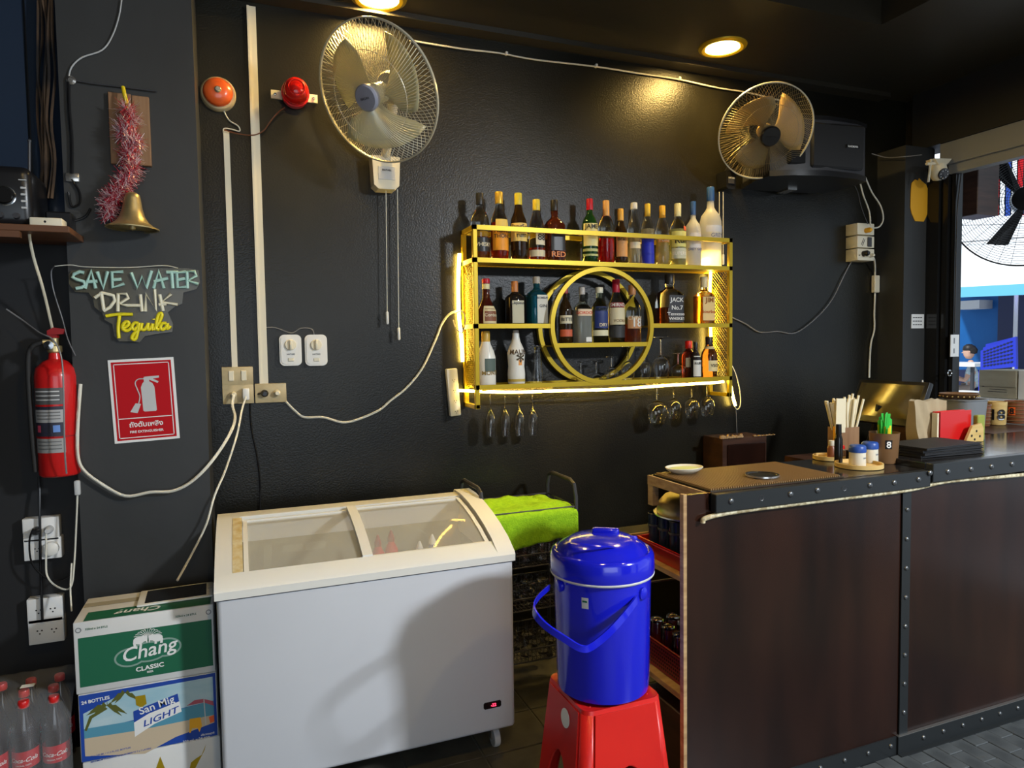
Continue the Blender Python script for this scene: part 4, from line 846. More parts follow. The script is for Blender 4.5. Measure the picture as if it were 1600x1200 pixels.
def yz(x0, x1, P):  # prism along X from a Y-Z outline
    n = len(P); return MB().add([(x0, y, z) for y, z in P]+[(x1, y, z) for y, z in P], [tuple(range(n)), tuple(range(2*n-1, n-1, -1))]+[(i, n+i, n+(i+1) % n, (i+1) % n) for i in range(n)])
part('end_cap', yz(FX0, FX0+.085, capp), 'freezer_rim', fz, 40)
part('end_cap', yz(FX1-.070, FX1, [(y, z+(.012 if z > .81 else 0)) for y, z in capp]), 'freezer_rim', fz, 40)
part('front_rim', yz(FX0+.085, FX1-.070, capp[:4]+[(2.535, .80), (2.53, .768)]), 'freezer_rim', fz, 40)
part('back_rim', yz(FX0+.085, FX1-.070, [(2.95, .90), (2.95, .933), (3.03, .934), (3.052, .925), (3.055, .768), (3.0, .768)]), 'freezer_rim', fz, 40)
mid = capp[3:8]
def lid(x0, x1, dz, th): return yz(x0, x1, [(y, z+dz) for y, z in mid]+[(y, z+dz-th) for y, z in reversed(mid)])
for i, (x0, x1, dz) in enumerate(((FX0+.095, .425, -.014), (.405, FX1-.080, -.006))):
    ld = part('sliding_pane', lid(x0, x1, dz, .004), 'pane_lid', fz, 30)
    fw = .016
    part('pane_frame', lid(x0, x0+fw, dz+.004, .012), 'freezer_rim', ld, 30); part('pane_frame', lid(x1-fw, x1, dz+.004, .012), 'freezer_rim', ld, 30)
    part('pane_frame', MB().box((x0, 2.53, mid[0][1]+dz-.006), (x1, 2.54, mid[0][1]+dz+.006)), 'freezer_rim', ld, 0); part('pane_frame', MB().box((x0, 2.92, mid[-1][1]+dz-.008), (x1, 2.935, mid[-1][1]+dz+.004)), 'freezer_rim', ld, 0)
part('centre_bar', lid(.395, .432, .006, .02), 'freezer_rim', fz, 30)
part('yellowed_tape', yz(FX0+.058, FX0+.092, [(y, z+.0016) for y, z in mid]+[(y, z+.0002) for y, z in reversed(mid)]), 'tape', fz, 0, label='strip of yellowed tape along the left end')
part('lid_seam', MB().box((FX0+.004, FY0+.0035, .764), (FX1-.004, FY0+.008, .770)), 'dark_grey', fz, 0)
a = at(770, 1102, 'Y', FY0)
dp = part('display', MB().prism([(-.036, -.008), (-.031, -.013), (.031, -.013), (.036, -.008), (.036, .008), (.031, .013), (-.031, .013), (-.036, .008)], 0, .003, frame((a.x, FY0+.0058, a.z))), 'black_gloss', fz, 0)
part('digits', MB().text('-22', .017, frame((a.x+.004, FY0+.0022, a.z)), bold=.02), 'display_red', dp, 0)
for x, y in ((FX1-.07, 2.53), (FX0+.07, 2.53), (FX1-.07, 2.98), (FX0+.07, 2.98)):
    cs = part('caster', MB().lathe([(0, -.012), (.036, -.012), (.038, 0), (.036, .012), (0, .012)], 24, Matrix.Translation((x, y, .038)) @ Matrix.Rotation(PI/2, 4, 'Y')), 'light_grey', fz)
    part('caster_fork', MB().box((x-.02, y-.012, .035), (x-.014, y+.02, .10)).box((x+.014, y-.012, .035), (x+.02, y+.02, .10)).box((x-.025, y-.02, .092), (x+.025, y+.025, .10)), 'steel', cs, 0)
# sauce bottles inside the freezer
for x, y, c_, l in ((.50, 2.80, 'red', 'red sauce bottle seen through the freezer lid, leftmost'), (.565, 2.85, 'red', 'red sauce bottle seen through the freezer lid, second from left'), (.66, 2.74, 'brown_cup', 'brown bottle lying among items seen through the freezer lid'), (.735, 2.82, 'bottle_blue_cap', 'small blue bottle seen through the right end of the freezer lid')):
    zb2 = iz0+.002; H2 = .235 if x < .64 else .205; m = Matrix.Translation((x, y, zb2))
    t = thing('sauce_bottle', l, 'bottle', (x, y, zb2), 0, 'bottles inside the freezer')
    part('bottle_body', MB().lathe([(0, 0), (.026, 0), (.028, .01), (.028, H2*.66), (.014, H2*.78), (.014, H2*.8), (0, H2*.8)], 18, m), c_, t, 50)
    part('nozzle', MB().lathe([(.015, H2*.8), (.015, H2*.86), (.004, H2), (0, H2)], 14, m), 'deep_red' if c_ == 'red' else 'white_plastic', t, 50)
# ------------------------------------------------------------------ stacked cartons
CX0, CX1, CY0, CY1 = -.543, -.117, 2.60, 2.845
def carton(name, label, x0, x1, z0, z1, base, tilt=0):
    c = V(((x0+x1)/2, (CY0+CY1)/2, z0)); t = thing(name, label, 'carton', c, 0, 'stacked beer cartons')
    part('box', MB().rbox((x0, CY0, z0+.001), (x1, CY1, z1-.001), .004, 2), base, t)
    return t, frame(((x0+x1)/2, CY0-.0006, (z0+z1)/2)), x1-x0, z1-z0
t, fr, W_, H_ = carton('beer_carton', 'bottom white beer carton with a gold emblem, under the blue beach carton', CX0+.008, CX1+.004, .002, .235, 'carton_white')
part('emblem', MB().face([(-.02, -.02), (.0, .03), (.02, .085), (.03, .05), (.05, -.02), (.02, .0)], fr, .0004).face([(.10, -.02), (.13, .02), (.16, .075), (.165, .095), (.15, .06), (.13, .05), (.115, .04)], fr, .0004), 'gold', t, 0)
part('print', MB().text('BEER', .05, fr @ Matrix.Translation((0, -.06, .0004)), bold=.02), 'sm_blue', t, 0)
# beach carton
t, fr, W_, H_ = carton('beer_carton', 'blue beer carton printed with a beach, palm and sunshade, middle of the stack', CX0+.004, CX1, .235, .468, 'carton_white')
hw, hh = W_/2-.003, H_/2-.003
part('blue_field', MB().face(rect(-hw, -hh, hw, hh), fr, .0002), 'sm_blue', t, 0)
def P2(px, py):   # carton print in zoom pixels of the third enlargement (front face corners known)
    u = (px-285)/(808-285); v = (py-(940-88*u))/(262-0*u); return (-hw+2*hw*u, hh-2*hh*v)
def poly(name, pts, m_, z, conv=P2): return part(name, MB().face([conv(*p) for p in pts], fr, z), m_, t, 0)
poly('sky_picture', [(298, 1010), (440, 935), (480, 925), (797, 868), (797, 968), (298, 1082)], 'sky_print', .0004)
poly('sea_picture', [(298, 1070), (500, 1040), (797, 968), (797, 1035), (500, 1085), (298, 1115)], 'sea_print', .0006)
poly('sand_picture', [(298, 1108), (500, 1082), (797, 1028), (797, 1060), (640, 1115), (520, 1178), (298, 1178)], 'sand_print', .0008)
mb = MB()
for cx, cy, L0 in ((385, 985, 80), (455, 935, 60)):
    for k in range(9):
        a = R(-20+k*27) if cx == 385 else R(-30-k*20); dx, dy = math.cos(a)*L0*(.7 if k % 2 else 1), -abs(math.sin(a))*L0*.4+22*abs(math.cos(a))
        mb.face([P2(cx, cy-6), P2(cx+dx*.5, cy+dy*.6-9), P2(cx+dx, cy+dy+20), P2(cx+dx*.45, cy+dy*.5+10)], fr, .0010+.00002*k)
mb.face([P2(300, 1075), P2(320, 1020), P2(380, 985), P2(388, 992), P2(330, 1028), P2(308, 1078)], fr, .00098)
part('palm_picture', mb, 'palm_print', t, 0)
poly('name_banner', [(482, 1005), (530, 985), (655, 936), (668, 1010), (560, 1058), (484, 1108)], 'white', .0012)
poly('name_banner_top', [(482, 1005), (530, 985), (655, 936), (660, 968), (540, 1015), (483, 1050)], 'sm_blue', .0014)
def tm(px, py, deg, z): q = P2(px, py); return fr @ Matrix.Translation((q[0], q[1], z)) @ Matrix.Rotation(R(deg), 4, 'Z')
part('print', MB().text('San Mig', .036, tm(573, 985, 12.5, .0018), bold=.012), 'white', t, 0)
part('print', MB().text('LIGHT', .030, tm(582, 1030, 15.5, .0016), bold=.015, shear=.3, sx=1.35), 'sm_blue', t, 0)
part('print', MB().text('24 BOTTLES', .0155, tm(345, 957, 3, .0008), bold=.03), 'white', t, 0)
part('print', MB().text('330 ml. x 24 ขวด', .0125, tm(722, 1128, 0, .0010), bold=.02).text('ปริมาตรสุทธิ', .009, tm(768, 1108, 0, .0010), bold=.02), 'white', t, 0)
part('print', MB().text('MAXIMUM STACKING REQUIREMENTS 7 x 7 LAYERS', .0078, tm(430, 1180, 2, .0010), bold=.02).text('24 x 330 ML / 11.2 FL.OZ. BOTTLES', .0078, tm(392, 1165, 2, .0010), bold=.02), 'sm_blue', t, 0)
poly('crest', [(492, 945), (530, 938), (534, 975), (514, 990), (494, 980)], 'gold', .0012)
mb = MB().face([P2(688, 988), P2(720, 965), P2(755, 960), P2(795, 970), P2(798, 990), P2(757, 975)], fr, .0012); part('sunshade_picture', mb, pmat((.45, .10, .14)), t, 0)
poly('sunshade_pole', [(756, 962), (760, 962), (764, 1070), (760, 1070)], 'light_grey', .0013)
poly('beach_chair_picture', [(698, 1042), (742, 1036), (746, 1072), (735, 1098), (728, 1080), (706, 1082), (700, 1100), (694, 1100)], 'orange', .0013)
poly('beach_chair_picture', [(775, 1036), (797, 1028), (797, 1056), (780, 1062)], 'orange_red', .0013)
# green carton
t, fr, W_, H_ = carton('beer_carton', 'green and white beer carton topping the stack, a tablet lying on it', CX0, CX1-.002, .468, .713, 'carton_white')
hw, hh = W_/2, H_/2
part('green_field', MB().face(rect(-hw*.94, -hh*.80, hw*.97, hh*.56), fr, .0004), 'green', t, 0)
ov = MB()
for cx, cy, rx, ry in ((-.055, -.022, .048, .033), (.055, -.006, .048, .033), (0, -.012, .062, .036)):
    ov.disc((cx+.005, cy), rx, fr, .0006+.0001*(ov.f.__len__()), 28, ry)
part('emblem_field', ov, pmat((.24, .36, .30)), t, 0)
ov = MB()
for cx, cy, rx, ry in ((-.055, -.022, .042, .027), (.055, -.006, .042, .027), (0, -.012, .056, .030)): ov.disc((cx+.005, cy), rx, fr, .0010+.0001*len(ov.f), 28, ry)
part('emblem_inner', ov, pmat((.012, .15, .08)), t, 0)
part('print', MB().text('Chang', .066, fr @ Matrix.Translation((.006, -.012, .0018)) @ Matrix.Rotation(R(6), 4, 'Z'), bold=.012, shear=.25), 'white', t, 0)
part('print', MB().text('CLASSIC', .021, fr @ Matrix.Translation((.008, -.066, .0008)) @ Matrix.Rotation(R(3), 4, 'Z'), bold=.03, sx=1.1).text('BEER', .009, fr @ Matrix.Translation((.008, -.082, .0008)), bold=.02), 'white', t, 0)
el = MB(); zz_ = [.0016]
def el_add(kind, *a_):
    zz_[0] += .00006
    el.disc(a_[0], a_[1], fr, zz_[0], 16, a_[2]) if kind else el.face(a_[0], fr, zz_[0])
for s in (-1, 1):                                        # the two elephants and the fountain of the emblem
    el_add(1, (.006+s*.028, .032), .017, .013); el_add(1, (.006+s*.013, .036), .010, .011)
    el_add(0, [(.006+s*.038, .032), (.006+s*.046, .028), (.006+s*.044, .012), (.006+s*.036, .012)][::s]); el_add(0, [(.006+s*.020, .032), (.006+s*.026, .030), (.006+s*.026, .012), (.006+s*.019, .012)][::s])
    el_add(0, [(.006+s*.010, .032), (.006+s*.003, .018), (.006+s*.001, .042), (.006+s*.006, .044)][::s])
part('elephant_emblem', el, 'white', t, 0)
el = MB()
for k in range(11):
    a = R(15+15*k); c0 = (.006, .040)
    el.tube([fr @ V((c0[0]+.006*math.cos(a), c0[1]+.004*math.sin(a), .0012)), fr @ V((c0[0]+.030*math.cos(a), c0[1]+.028*math.sin(a), .0012)), fr @ V((c0[0]+.044*math.cos(a), c0[1]+.024*math.sin(a), .0012))], .0010, 4, 2)
part('fountain_emblem', el, 'white', t, 0)
for s in (-1, 1):
    part('print', MB().text('320ml x 24 BTLS', .0095, fr @ Matrix.Translation((s*.135-.01, hh*.78, .0006)), bold=.02), 'green', t, 0)
    part('stamp', MB().lathe([(.006, 0), (.009, 0)], 20, fr @ Matrix.Translation((s*.135+s*.062-(.0 if s > 0 else .0), hh*.78, .0006))), 'mid_grey', t, 0)
part('top_print', MB().face(rect(CX0+.03, CY0+.002, CX1-.01, CY0+.085), None, .7135).face(rect(CX0+.29, CY0+.085, CX1-.10, CY1-.02), None, .7135), 'green', t, 0)
part('print', MB().text('Chang', .055, Matrix.Translation((CX0+.19, CY0+.045, .7140)) @ Matrix.Rotation(PI, 4, 'Z'), bold=.02, shear=.2), 'white', t, 0)
part('packing_tape', MB().box((CX0+.005, (CY0+CY1)/2+.02, .7130), (CX1-.14, (CY0+CY1)/2+.06, .7136)), 'carton', t, 0)
# tablet
q = [at(x, y, 'Z', .722) for x, y in ((206, 946), (333, 929), (330, 905), (224, 915))]
c = (q[0]+q[1]+q[2]+q[3])/4; u = (q[1]-q[0]).normalized(); 
mt = Matrix.Translation((-.245, 2.745, .7145)) @ Matrix.Rotation(R(2), 4, 'Z')
t = thing('tablet', 'white-framed tablet with a black screen lying on the top carton', 'tablet', (-.245, 2.745, .7145))
part('case', MB().rbox((-.122, -.080, 0), (.122, .080, .008), .004, 2, mt), 'white_plastic', t)
part('screen', MB().box((-.098, -.068, .008), (.100, .066, .0086), mt), 'black_gloss', t, 0)
part('home_button', MB().lathe([(.0045, .0082), (.006, .0084), (.006, .0088)], 16, mt @ Matrix.Translation((.111, 0, 0))), 'mid_grey', t, 0)
# ------------------------------------------------------------------ shrink-wrapped cola bottles
KZ = .145
def cola(x, y, label):
    t = thing('cola_bottle', label, 'bottle', (x, y, KZ), 0, 'cola bottles in the shrink-wrapped pack'); m = Matrix.Translation((x, y, KZ)); r = .0415
    part('bottle_body', MB().lathe([(0, .004), (r*.6, 0), (r*.95, .012), (r, .04), (r*.93, .06), (r*.93, .155), (r, .175), (r*.96, .20), (r*.72, .235), (r*.42, .265), (.014, .280), (.013, .292), (0, .292)], 26, m), 'coke', t, 50)
    part('cap', MB().lathe([(.0155, .284), (.0165, .287), (.0165, .302), (.0145, .306), (0, .306)], 20, m), 'red', t, 40)
    part('paper_label', MB().lathe([(r*.95, .092), (r*.95, .150)], 24, m), 'sign_red', t, 60)
    part('print', MB().text('Coca-Cola', .020, fn=lambda a, b: m @ V((r*.965*math.sin(a/(r*.96)), -r*.965*math.cos(a/(r*.96)), .122+b)), bold=.01, shear=.4).text('ORIGINAL TASTE', .006, fn=lambda a, b: m @ V((r*.965*math.sin(a/(r*.96)), -r*.965*math.cos(a/(r*.96)), .104+b)), bold=.01), 'white', t, 0)
    return t
rows = ('front row', 'middle row', 'back row'); cols = ('right-hand', 'second from the right', 'third from the right', 'leftmost visible')
c0 = None
for j in range(3):
    for i in range(3):
        x = -.622-.0865*i-(.02 if j else 0)+(.0 if j != 1 else -.0); y = 2.672+.0865*j
        l = 'cola bottle in the %s of the wrapped pack, %s' % (rows[j], cols[i])
        if c0 is None: c0 = cola(x, y, l)
        else: dup(c0, (x, y, KZ), 0, l)
sw = MB(); nx, ny = 26, 8; vs = []; fs = []
for i in range(nx+1):
    for j in range(17):
        x = -.565-.29*i/nx; s_ = j/16; k = .004*math.sin(i*1.5)+.003*math.sin(j*2.1+i)
        if s_ < .42: y, z = 2.618+k, KZ+.01+.23*s_/.42
        elif s_ < .58: u2 = (s_-.42)/.16; y, z = 2.618+.055*u2, KZ+.24+.068*u2+k*.3
        else: u2 = (s_-.58)/.42; y, z = 2.673+.22*u2, KZ+.313+.004*math.sin(u2*9)+k*.3
        vs.append((x, y, z))
for i in range(nx):
    for j in range(16): k = i*17+j; fs.append((k, k+1, k+18, k+17))
t = tag(part('shrink_wrap', MB().add(vs, fs), 'shrink', None, 60), 'clear crinkled shrink wrap around the cola bottles', 'plastic wrap')
tag(part('price_sticker', MB().box((-.735, 2.74, KZ+.320), (-.695, 2.765, KZ+.3205)), 'white', None, 0), 'small white sticker on top of the wrapped cola pack', 'sticker')
tag(part('cardboard_tray', MB().rbox((-.86, 2.62, .0), (-.57, 2.90, .06), .004, 1).rbox((-.86, 2.62, .062), (-.57, 2.90, KZ-.001), .004, 1), 'carton', None), 'low cardboard trays under the wrapped cola bottles', 'tray')
OR = ('leftmost', 'second from left', 'third from left', 'fourth from left', 'rightmost')
# ------------------------------------------------------------------ glass rack with green towel
rk = thing('glass_rack', 'black metal trolley rack full of glasses between freezer and bucket', 'rack', (1.2, 3.0, 0))
RX0, RX1, RY0, RY1 = .97, 1.43, 2.84, 3.16
for x in (RX0, RX1):
    part('end_frame', MB().tube([(x, RY0, .04), (x, RY0, .90), (x, RY0+.02, .955), (x, RY0+.06, .97), (x, RY1-.06, .97), (x, RY1-.02, .955), (x, RY1, .90), (x, RY1, .04)], .0095, 8), 'dark_grey', rk)
    for y in (RY0, RY1): part('caster', MB().lathe([(0, -.01), (.02, -.01), (.02, .01), (0, .01)], 16, Matrix.Translation((x, y, .021)) @ Matrix.Rotation(PI/2, 4, 'Y')), 'rubber', rk)
for z in (.80, .60, .40, .16):
    bk = part('basket_rim', MB().tube([(RX0, RY0, z+.055), (RX1, RY0, z+.055), (RX1, RY1, z+.055), (RX0, RY1, z+.055)], .004, 6, closed=True).tube([(RX0, RY0, z), (RX1, RY0, z), (RX1, RY1, z), (RX0, RY1, z)], .004, 6, closed=True), 'dark_grey', rk)
    mb = MB()
    for k in range(1, 24): x = RX0+(RX1-RX0)*k/24; mb.tube([(x, RY0, z+.055), (x, RY0, z), (x, RY1, z), (x, RY1, z+.055)], .0016, 4)
    for k in range(1, 8): y = RY0+(RY1-RY0)*k/8; mb.tube([(RX0, y, z+.055), (RX0, y, z), (RX1, y, z), (RX1, y, z+.055)], .0016, 4)
    part('basket_wires', mb, 'dark_grey', bk, 0, stuff=True)
for z in (.60, .40, .16):
    nm = {.60: 'upper', .40: 'middle', .16: 'lower'}[z]; g0 = None; mode = z
    for j in range(3):
        for i in range(5):
            x = RX0+.05+.086*i; y = RY0+.06+.095*j; H2 = .085 if z != .40 else .06; r = .033
            if z != .40: pr_ = [(r*.8, 0), (r*.8, .004), (r, H2), (r-.002, H2), (r*.8-.002, .008), (0, .008), (0, 0)]
            else: pr_ = [(r*.55, 0), (r*.6, .003), (.004, .008), (.004, .02), (r*.9, .035), (r, H2), (r-.0015, H2), (r*.88, .037), (0, .024), (0, 0)]
            if g0 is None: g0 = tag(part('drinking_glass', MB().lathe(pr_, 16, Matrix.Translation((x, y, z+.004))), 'clear', None, 50), '', 'glass'); o = g0
            else: o = g0.copy(); COL.objects.link(o); o.location = (x, y, z+.004)
            o['category'] = 'glass'; o['group'] = 'glasses on the %s rack tier' % nm; o['label'] = '%s glass in the %s row of the %s rack tier' % (OR[i], ('front', 'middle', 'back')[j], nm)
# towel: draped sheet
vs = []; fs = []; nx, ns = 40, 26
for i in range(nx+1):
    u = i/nx; x = .985+(1.428-.985)*u
    for j in range(ns+1):
        s_ = j/ns; w1 = .006*math.sin(u*17+s_*3)+.005*math.sin(u*31)
        if s_ < .45: v2 = s_/.45; y = RY1-.05-(RY1-.05-RY0+.012)*v2*.8; z = .862+.008*math.sin(v2*5+u*4)+w1*.5
        elif s_ < .6: v2 = (s_-.45)/.15; a = v2*PI/2; y = RY0+.05-.075*math.sin(a); z = .862-.03*(1-math.cos(a))+w1*.4*(1-v2)
        else: v2 = (s_-.6)/.4; y = RY0-.025-w1*1.2*v2; z = .832-.125*v2-(.012*math.sin(u*6) if v2 > .8 else 0)
        if u > .93: z -= (u-.93)*.25*(1-s_)
        vs.append((x, y, z))
for i in range(nx):
    for j in range(ns): k = i*(ns+1)+j; fs.append((k, k+1, k+ns+2, k+ns+1))
tw = tag(part('towel', MB().add(vs, fs), 'lime', None, 70, solid=.006), 'bright lime green towel draped over the top of the rack', 'towel')
# ------------------------------------------------------------------ red stool
SX, SY, SZ = 1.09, 1.98, .468
st = thing('plastic_stool', 'red plastic stool with arched legs holding the blue bucket', 'stool', (SX, SY, 0))
ht, hb = .142, .190; c1, c2 = .035, .05
def side_pt(u, z): return u, z
for k in range(4):
    A = Matrix.Translation((SX, SY, 0)) @ Matrix.Rotation(PI/2*k, 4, 'Z')
    out = [(-(ht-c1), SZ-.012), (ht-c1, SZ-.012), (hb-c2, 0), (hb-c2-.035, 0)]
    arch = [( (hb-c2-.035)*math.cos(a)*(.94-.10*math.sin(a)), .285*math.sin(a)) for a in [PI*i/20 for i in range(1, 20)]]
    out += arch+[(-(hb-c2-.035), 0), (-(hb-c2), 0)]
    def lift(x, z): f = 1-z/(SZ-.012); return (x, -(ht+(hb-ht)*f), z)
    part('side_wall', MB().add([A @ V(lift(x, z)) for x, z in out], [tuple(range(len(out)))]), 'stool_red', st, 0, solid=.005)
    part('arch_lip', MB().tube([A @ V(lift(x, z)) for x, z in [(hb-c2-.035, 0)]+arch+[(-(hb-c2-.035), 0)]], .0045, 6), 'stool_red', st, 60)
    cs = []; n = 5
    for j in range(n+1):
        a = -PI/2+PI/2*j/n
        cs.append((A @ V((ht-c1+c1*math.cos(a), -(ht-c1)+c1*math.sin(a), SZ-.012)), A @ V((hb-c2+c2*math.cos(a), -(hb-c2)+c2*math.sin(a), 0))))
    part('corner', MB().add([p for q in cs for p in q], [(2*j, 2*j+1, 2*j+3, 2*j+2) for j in range(n)]), 'stool_red', st, 60, solid=.005)
ring = [(sx*(ht-c1)+c1*math.cos(a), sy*(ht-c1)+c1*math.sin(a)) for sx, sy, a0 in ((1, 1, 0), (-1, 1, PI/2), (-1, -1, PI), (1, -1, 1.5*PI)) for a in [a0+PI/2*i/6 for i in range(7)]]
n = len(ring); tv = [(SX+x, SY+y, SZ-.012) for x, y in ring]+[(SX+x*.975, SY+y*.975, SZ) for x, y in ring]+[(SX+x*.90, SY+y*.90, SZ-.003) for x, y in ring]
part('seat', MB().add(tv, [(i, (i+1) % n, n+(i+1) % n, n+i) for i in range(n)]+[(n+i, n+(i+1) % n, 2*n+(i+1) % n, 2*n+i) for i in range(n)]+[tuple(range(2*n, 3*n))]), 'stool_red', st, 40)
mb = MB()
for i in range(9):
    for j in range(9):
        mb.lathe([(.0045, 0), (.002, .002), (0, .002)], 6, Matrix.Translation((SX-.104+.026*i, SY-.104+.026*j, SZ-.0032)))
part('anti_slip_studs', mb, 'stool_red', st, 0, stuff=True)
fs_ = Matrix.Translation((SX, SY, 0)) @ Matrix.Rotation(-PI/2, 4, 'Z')
f = 1-.395/(SZ-.012); part('round_sticker', MB().lathe([(.030, 0), (.030, .0008), (0, .0008)], 28, frame((SX-(ht+(hb-ht)*f)-.006+.0, SY+.0, .402), (0, -1, 0), (.1, 0, 1)) @ Matrix.Translation((.03, 0, 0))), 'white', st, 0)
# ------------------------------------------------------------------ blue bucket
bk = thing('ice_bucket', 'big blue plastic bucket with domed lid on the red stool', 'bucket', (SX, SY, SZ)); m = Matrix.Translation((SX, SY, SZ))
part('bucket_body', MB().lathe([(0, .0), (.138, 0), (.150, .010), (.152, .03), (.160, .385), (.160, .392), (0, .392)], 64, m), 'blue', bk, 40)
part('rim_line', MB().lathe([(.1605, .388), (.1695, .388), (.1715, .392), (.1695, .396), (.1605, .396)], 64, m), 'light_grey', bk, 40)
ld = part('lid', MB().lathe([(.160, .394), (.170, .396), (.172, .405), (.170, .450), (.164, .462), (.157, .466), (.152, .462), (.148, .464), (.140, .478), (.10, .500), (.06, .508), (0, .510)], 64, m), 'blue', bk, 40)
part('lid_recess', MB().lathe([(.0, .505), (.070, .498), (.078, .494)][:0] or [(.074, .0), (.080, .004), (.086, 0)], 40, m @ Matrix.Translation((-.055, -.035, .492)) @ Matrix.Rotation(R(14), 4, (-.6, .8, 0))), 'blue', ld, 50)
part('lid_grip', MB().rbox((-.035, .015, .498), (.055, .045, .524), .008, 3, m @ Matrix.Rotation(R(-35), 4, 'Z')).rbox((.065, .02, .486), (.115, .036, .502), .006, 2, m @ Matrix.Rotation(R(-35), 4, 'Z')), 'blue', ld)
hw_ = [at(*q) for q in ((1001, 926, 'Y', 1.84), (985, 950, 'Y', 1.80), (955, 985, 'Y', 1.775), (925, 1010, 'Y', 1.77), (908, 1013, 'Y', 1.77), (885, 1000, 'Y', 1.775), (855, 980, 'Y', 1.80), (838, 962, 'Y', 1.83), (834, 948, 'Y', 1.87), (842, 933, 'Y', 1.92), (858, 918, 'Y', 1.965))]
hs = spline(hw_, 6)
hm = MB(); vs = []; fs = []
for i, p in enumerate(hs):
    q = hs[min(i+1, len(hs)-1)]-hs[max(i-1, 0)]; q.normalize(); rad = V((p.x-SX, p.y-SY, 0)).normalized(); s2 = q.cross(rad).normalized()
    vs += [p+s2*.0105-rad*.003, p+s2*.0105+rad*.004, p-s2*.0105+rad*.004, p-s2*.0105-rad*.003]
for i in range(len(hs)-1):
    for j in range(4): fs.append((i*4+j, i*4+(j+1) % 4, i*4+4+(j+1) % 4, i*4+4+j))
fs += [(0, 1, 2, 3), tuple(len(hs)*4-4+j for j in (3, 2, 1, 0))]
part('handle', MB().add(vs, fs), 'blue', bk, 40)
for p_ in (hw_[0], hw_[-1]):
    d_ = V((p_.x-SX, p_.y-SY, 0)).normalized(); part('handle_pivot', MB().lathe([(.020, -.012), (.020, .004), (.014, .008), (0, .008)], 20, axis(V((SX, SY, p_.z))+d_*.162, d_)), 'blue', bk)
aa = R(-90-38+20); part('maker_sticker', MB().lathe([(.1605, .315), (.1615, .350)], 4, m, a0=R(-142), a1=R(-134)), 'light_grey', bk, 0)
part('print', MB().lathe([(.1622, .335), (.1624, .341)], 4, m, a0=R(-141), a1=R(-135.5)), 'green', bk, 0)
# ------------------------------------------------------------------ bar counter
BY = 1.868; BX0, BXM = 1.337, 2.318
bc = thing('bar_counter', 'bar counter of dark reddish panels with riveted black iron edges', 'counter', (2.7, 2.0, 0))
part('front_panel', MB().box((BX0+.008, BY, 0), (BXM, BY+.016, 1.105)), 'panel_wood', bc, 0)
part('front_panel', MB().box((BXM+.006, BY, 0), (4.0, BY+.016, 1.10)), 'panel_wood', bc, 0)
part('raw_edge', MB().box((BX0-.006, BY-.002, 0), (BX0+.007, BY+.018, 1.108)), 'raw_wood', bc, 0, label='raw pale wood edge of the left panel')
def rivets(name, pts, parent, r=.0095):
    first = None
    for p in pts:
        if first is None: first = part(name, MB().lathe([(r, 0), (r*.85, .004), (r*.45, .0065), (0, .007)], 12, frame(p)), 'rivet', parent, 60); f0 = p
        else: piece(name, first, parent, (p[0]-f0[0], p[1]-f0[1], p[2]-f0[2]))
ssm = part('seam_strip', MB().box((BXM+.004, BY-.006, .0), (BXM+.048, BY-.0005, 1.05)), 'iron', bc, 0)
rivets('rivet', [(BXM+.026, BY-.006, .958-.1135*k) for k in range(9)], ssm)
k1 = part('kick_strip', MB().box((BX0+.008, BY-.007, 0), (BXM+.002, BY-.0005, .075)), 'iron', bc, 0)
k2 = part('kick_strip', MB().box((BXM-.01, BY-.014, 0), (4.0, BY-.0065, .075)).box((BXM-.01, BY-.030, .0), (4.0, BY-.014, .008)), 'iron', bc, 0)
rivets('rivet', [(1.45+.118*k, BY-.007, .045) for k in range(8)], k1)
rivets('rivet', [(BXM+.125+.112*k, BY-.014, .045) for k in range(14)], k2)
part('strip_edge', MB().box((BXM-.01, BY-.0145, .0755), (4.0, BY-.001, .078)), 'steel', bc, 0)
fa1 = part('fascia_beam', MB().rbox((1.439, BY-.030, 1.043), (2.437, BY-.001, 1.104), .002, 1), 'iron', bc, 0)
fa2 = part('fascia_beam', MB().rbox((2.446, BY-.034, 1.058), (4.0, BY-.001, 1.1285), .002, 1), 'iron', bc, 0)
rivets('rivet', [(at(x, y, 'Y', BY-.030).x, BY-.030, at(x, y, 'Y', BY-.030).z) for x, y in ((1142, 783), (1235, 772), (1277, 766), (1359, 758), (1397, 754), (1435, 749))], fa1, .0115)
rivets('rivet', [(at(x, y, 'Y', BY-.034).x, BY-.034, at(x, y, 'Y', BY-.034).z) for x, y in ((1453, 739), (1481, 737), (1517, 733), (1549, 729), (1581, 725))]+[(3.2, BY-.034, 1.09), (3.35, BY-.034, 1.09)], fa2, .0115)
for x, y in ((1190, 778), (1319, 763)):
    p = at(x, y, 'Y', BY-.03); part('empty_rivet_ring', MB().lathe([(.008, 0), (.010, .001), (.0105, .0)], 16, frame((p.x, BY-.0302, p.z))), 'dark_grey', bc, 0)
part('counter_board', MB().box((1.441, BY, 1.068), (2.44, 2.235, 1.104)), 'top_black', bc, 0)
part('counter_board', MB().rbox((2.446, BY, 1.09), (4.0, 2.31, 1.128), .002, 1), 'top_black', bc, 0)
part('end_rail', MB().box((1.432, BY, 1.068), (1.4405, 2.237, 1.103)), 'raw_wood', bc, 0, label='raw wood rail at the open left end')
part('end_block', MB().box((1.434, BY, 1.045), (1.4395, BY+.15, 1.068)), 'raw_wood', bc, 0)
part('end_post', MB().box((1.434, 2.205, .99), (1.46, 2.237, 1.068)), 'raw_wood', bc, 0)
mt_ = part('drip_mat', MB().box((1.448, BY+.010, 1.1045), (2.04, 2.222, 1.108)), 'mat_rubber', bc, 0, label='long ribbed bar drip mat')
mb = MB()
